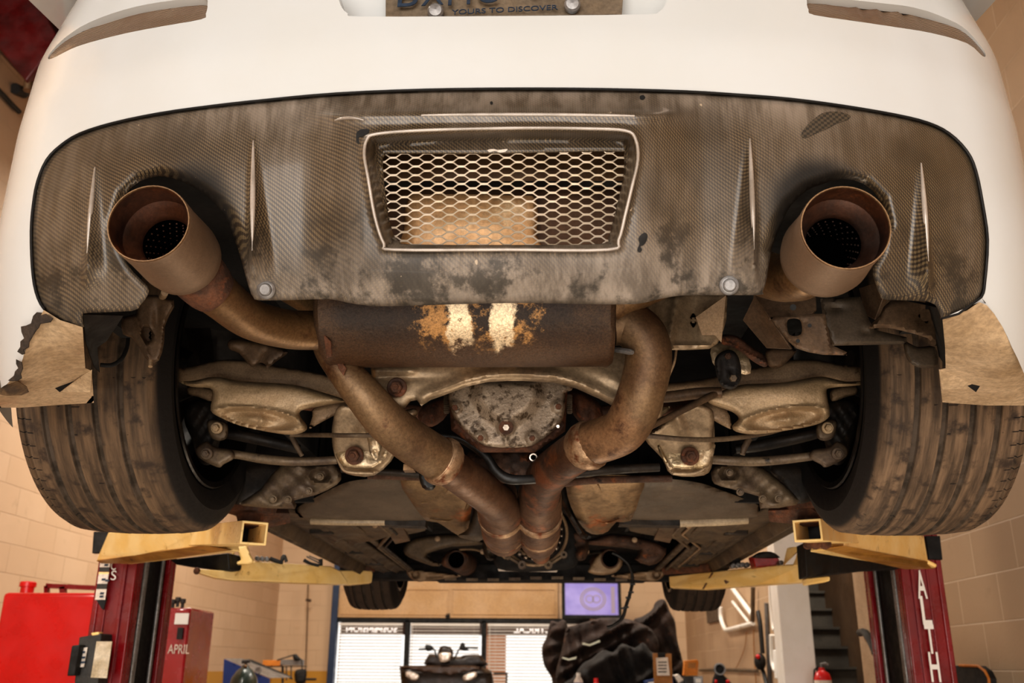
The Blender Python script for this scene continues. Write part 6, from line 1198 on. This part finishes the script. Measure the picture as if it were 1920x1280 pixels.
# stairs
sm = MAT('grey_stair', '#4b453d', '#3c3730', 4, .8)
ms = MB(); 
for k in range(14):
    z = 1.47-.16+.0; Y = 7.91+.165*(k-7); zz = 1.47+.158*(k-7); ms.box((2.12, Y+1.0, zz/2), (.68, 2.0, zz)) if False else ms.prism([(2.06, Y, zz-.158), (2.06, Y, zz), (2.06, Y+.17, zz), (2.06, Y+.17, zz-.158)], (.40, 0, 0)); ms.box((2.26, Y-.004, zz-.01), (.40, .03, .02))
sto = struct(ms.build('trim_8', sm, sharp=30)); sto.name = 'stairs'; tag(sto, None, None)
struct(MB().box((2.475, 9, 2.8), (.03, 6.0, 5.6)).build('wall_stairs_side', stw))
hdr = thing('handrail', 'short dark handrail end at the foot of the stairs', 'handrail'); xpipe('rail', [(1612, 1186), (1622, 1186), (1634, 1206), (1641, 1224)], .022, M['greyplastic'], hdr, 1.88)
fe = thing('fire_extinguisher', 'red fire extinguisher by the foot of the white pillar', 'extinguisher'); v = wy(1541, 1262, 6.3)-CARO; z0 = -.35
MB().lathe(v, (0, 0, 1), [(z0, 0), (z0, .055), (-.03, .055), (.0, .045), (.02, .02), (.035, .018), (.035, 0)], 24).build('cylinder', M['redbright'], fe); MB().tube([v+Vector((0, 0, .03)), v+Vector((.0, 0, .055)), v+Vector((.03, 0, .06)), v+Vector((.045, 0, .05))], .008, 8).build('handle', M['greymetal'], fe); MB().tube([v+Vector((-.02, 0, .04)), v+Vector((-.045, 0, .02)), v+Vector((-.06, 0, -.1))], .006, 8).build('hose', M['black'], fe); MB().lathe(v+Vector((0, 0, -.12)), (0, 0, 1), [(0, .056), (.08, .056)], 24).build('label', M['paper'], fe)
MB().box((v.x+.1, v.y+.06, v.z-.2), (.3, .02, .06)).build('mounting_strap', M['greyplastic'], fe)
bd = thing('black_board', 'black rounded board with an orange edge leaning on the right wall', 'board')
q = [(1757, 1249), (1800, 1247), (1835, 1248), (1848, 1258), (1855, 1272), (1858, 1330), (1752, 1330)]
P = [xp(a, b, 1.80) for a, b in q]; MB().prism(P, (.03, 0, 0)).build('board', M['black'], bd, bevel=.003); 
MB().tube([tuple(p_+Vector((-.002, 0, 0))) for p_ in P[1:6]], .006, 8).build('orange_edge', M['orangebox'], bd)
P2 = [v.copy() for v in P]; zlow = -CARO.z; MB().prism([P[6], P[5], Vector((P[5].x, P[5].y, zlow)), Vector((P[6].x, P[6].y, zlow))], (.03, 0, 0)).build('board_stand', M['black'], bd)
# ceiling lights: fluorescent battens
fl = emis('tube_glow', '#fff1dc', 9)
for i, (x, y, lab) in enumerate(((-2.6, 1.5, 'left'), (-2.6, 8, 'left far'), (1.2, 8.5, 'right far'), (1.3, 1.0, 'right'))):
    t = empty('ceiling_light', (x, y, ZC-.08), 'long fluorescent batten on the %s part of the roof' % lab, 'ceiling light'); MB().box((0, 0, .04), (.16, 1.5, .06)).build('housing', M['white'], t, bevel=.005)
    for d in (-.04, .04): MB().tube([(d, -.7, 0), (d, .7, 0)], .016, 10).build('tube', fl, t)
# ================================================================== LIGHT
S.world = bpy.data.worlds.new('world'); S.world.use_nodes = True; bg = S.world.node_tree.nodes['Background']; bg.inputs[0].default_value = (1, .965, .92, 1); bg.inputs[1].default_value = 1.3
def area(name, loc, tgt, sx, sy, power, col=(1, .93, .82)):
    l = bpy.data.lights.new(name, 'AREA'); l.shape = 'RECTANGLE'; l.size = sx; l.size_y = sy; l.energy = power; l.color = col
    o = bpy.data.objects.new(name, l); COL.objects.link(o); o.location = loc; d = Vector(tgt)-Vector(loc); o.rotation_euler = d.to_track_quat('-Z', 'Y').to_euler(); return o
area('bay_door_light', (-.6, -3.9, 2.2), (0, 2, 1.9), 5.0, 3.6, 215, (1, .965, .93))
area('shop_light_left', (-2.6, 1.5, 5.4), (-2.2, 3, 0), .3, 1.6, 120)
area('shop_light_far', (-2.0, 8, 5.4), (-1.5, 9, 0), .6, 2.5, 260)
area('shop_light_right', (1.2, 8.5, 5.4), (1.2, 9, 0), .6, 2.5, 160)
area('underbody_fill', (.2, 2.6, .6), (.0, 2.4, 2.2), .9, .6, 9, (1, .85, .66))  # unseen warm lamp added as fill for the underbody
area('stairwell_fill', (2.26, 7.2, 4.6), (2.26, 8, 0), .3, .6, 110)  # unseen lamp added so the stairs do not go black
area('low_front_fill', (.1, .2, .35), (0, 1.9, 2.0), 1.8, .8, 17, (1, .9, .76))  # added low fill aimed up to brighten faces that look down
area('crease_reflection_strip', (-.3, -1.2, .55), (0, .9, 2.1), 2.2, .12, 14, (1, .97, .93))  # unseen strip added for its reflection along the diffuser's upper crease
S.view_settings.view_transform = 'Standard'; S.view_settings.look = 'Medium High Contrast'; S.view_settings.exposure = 0
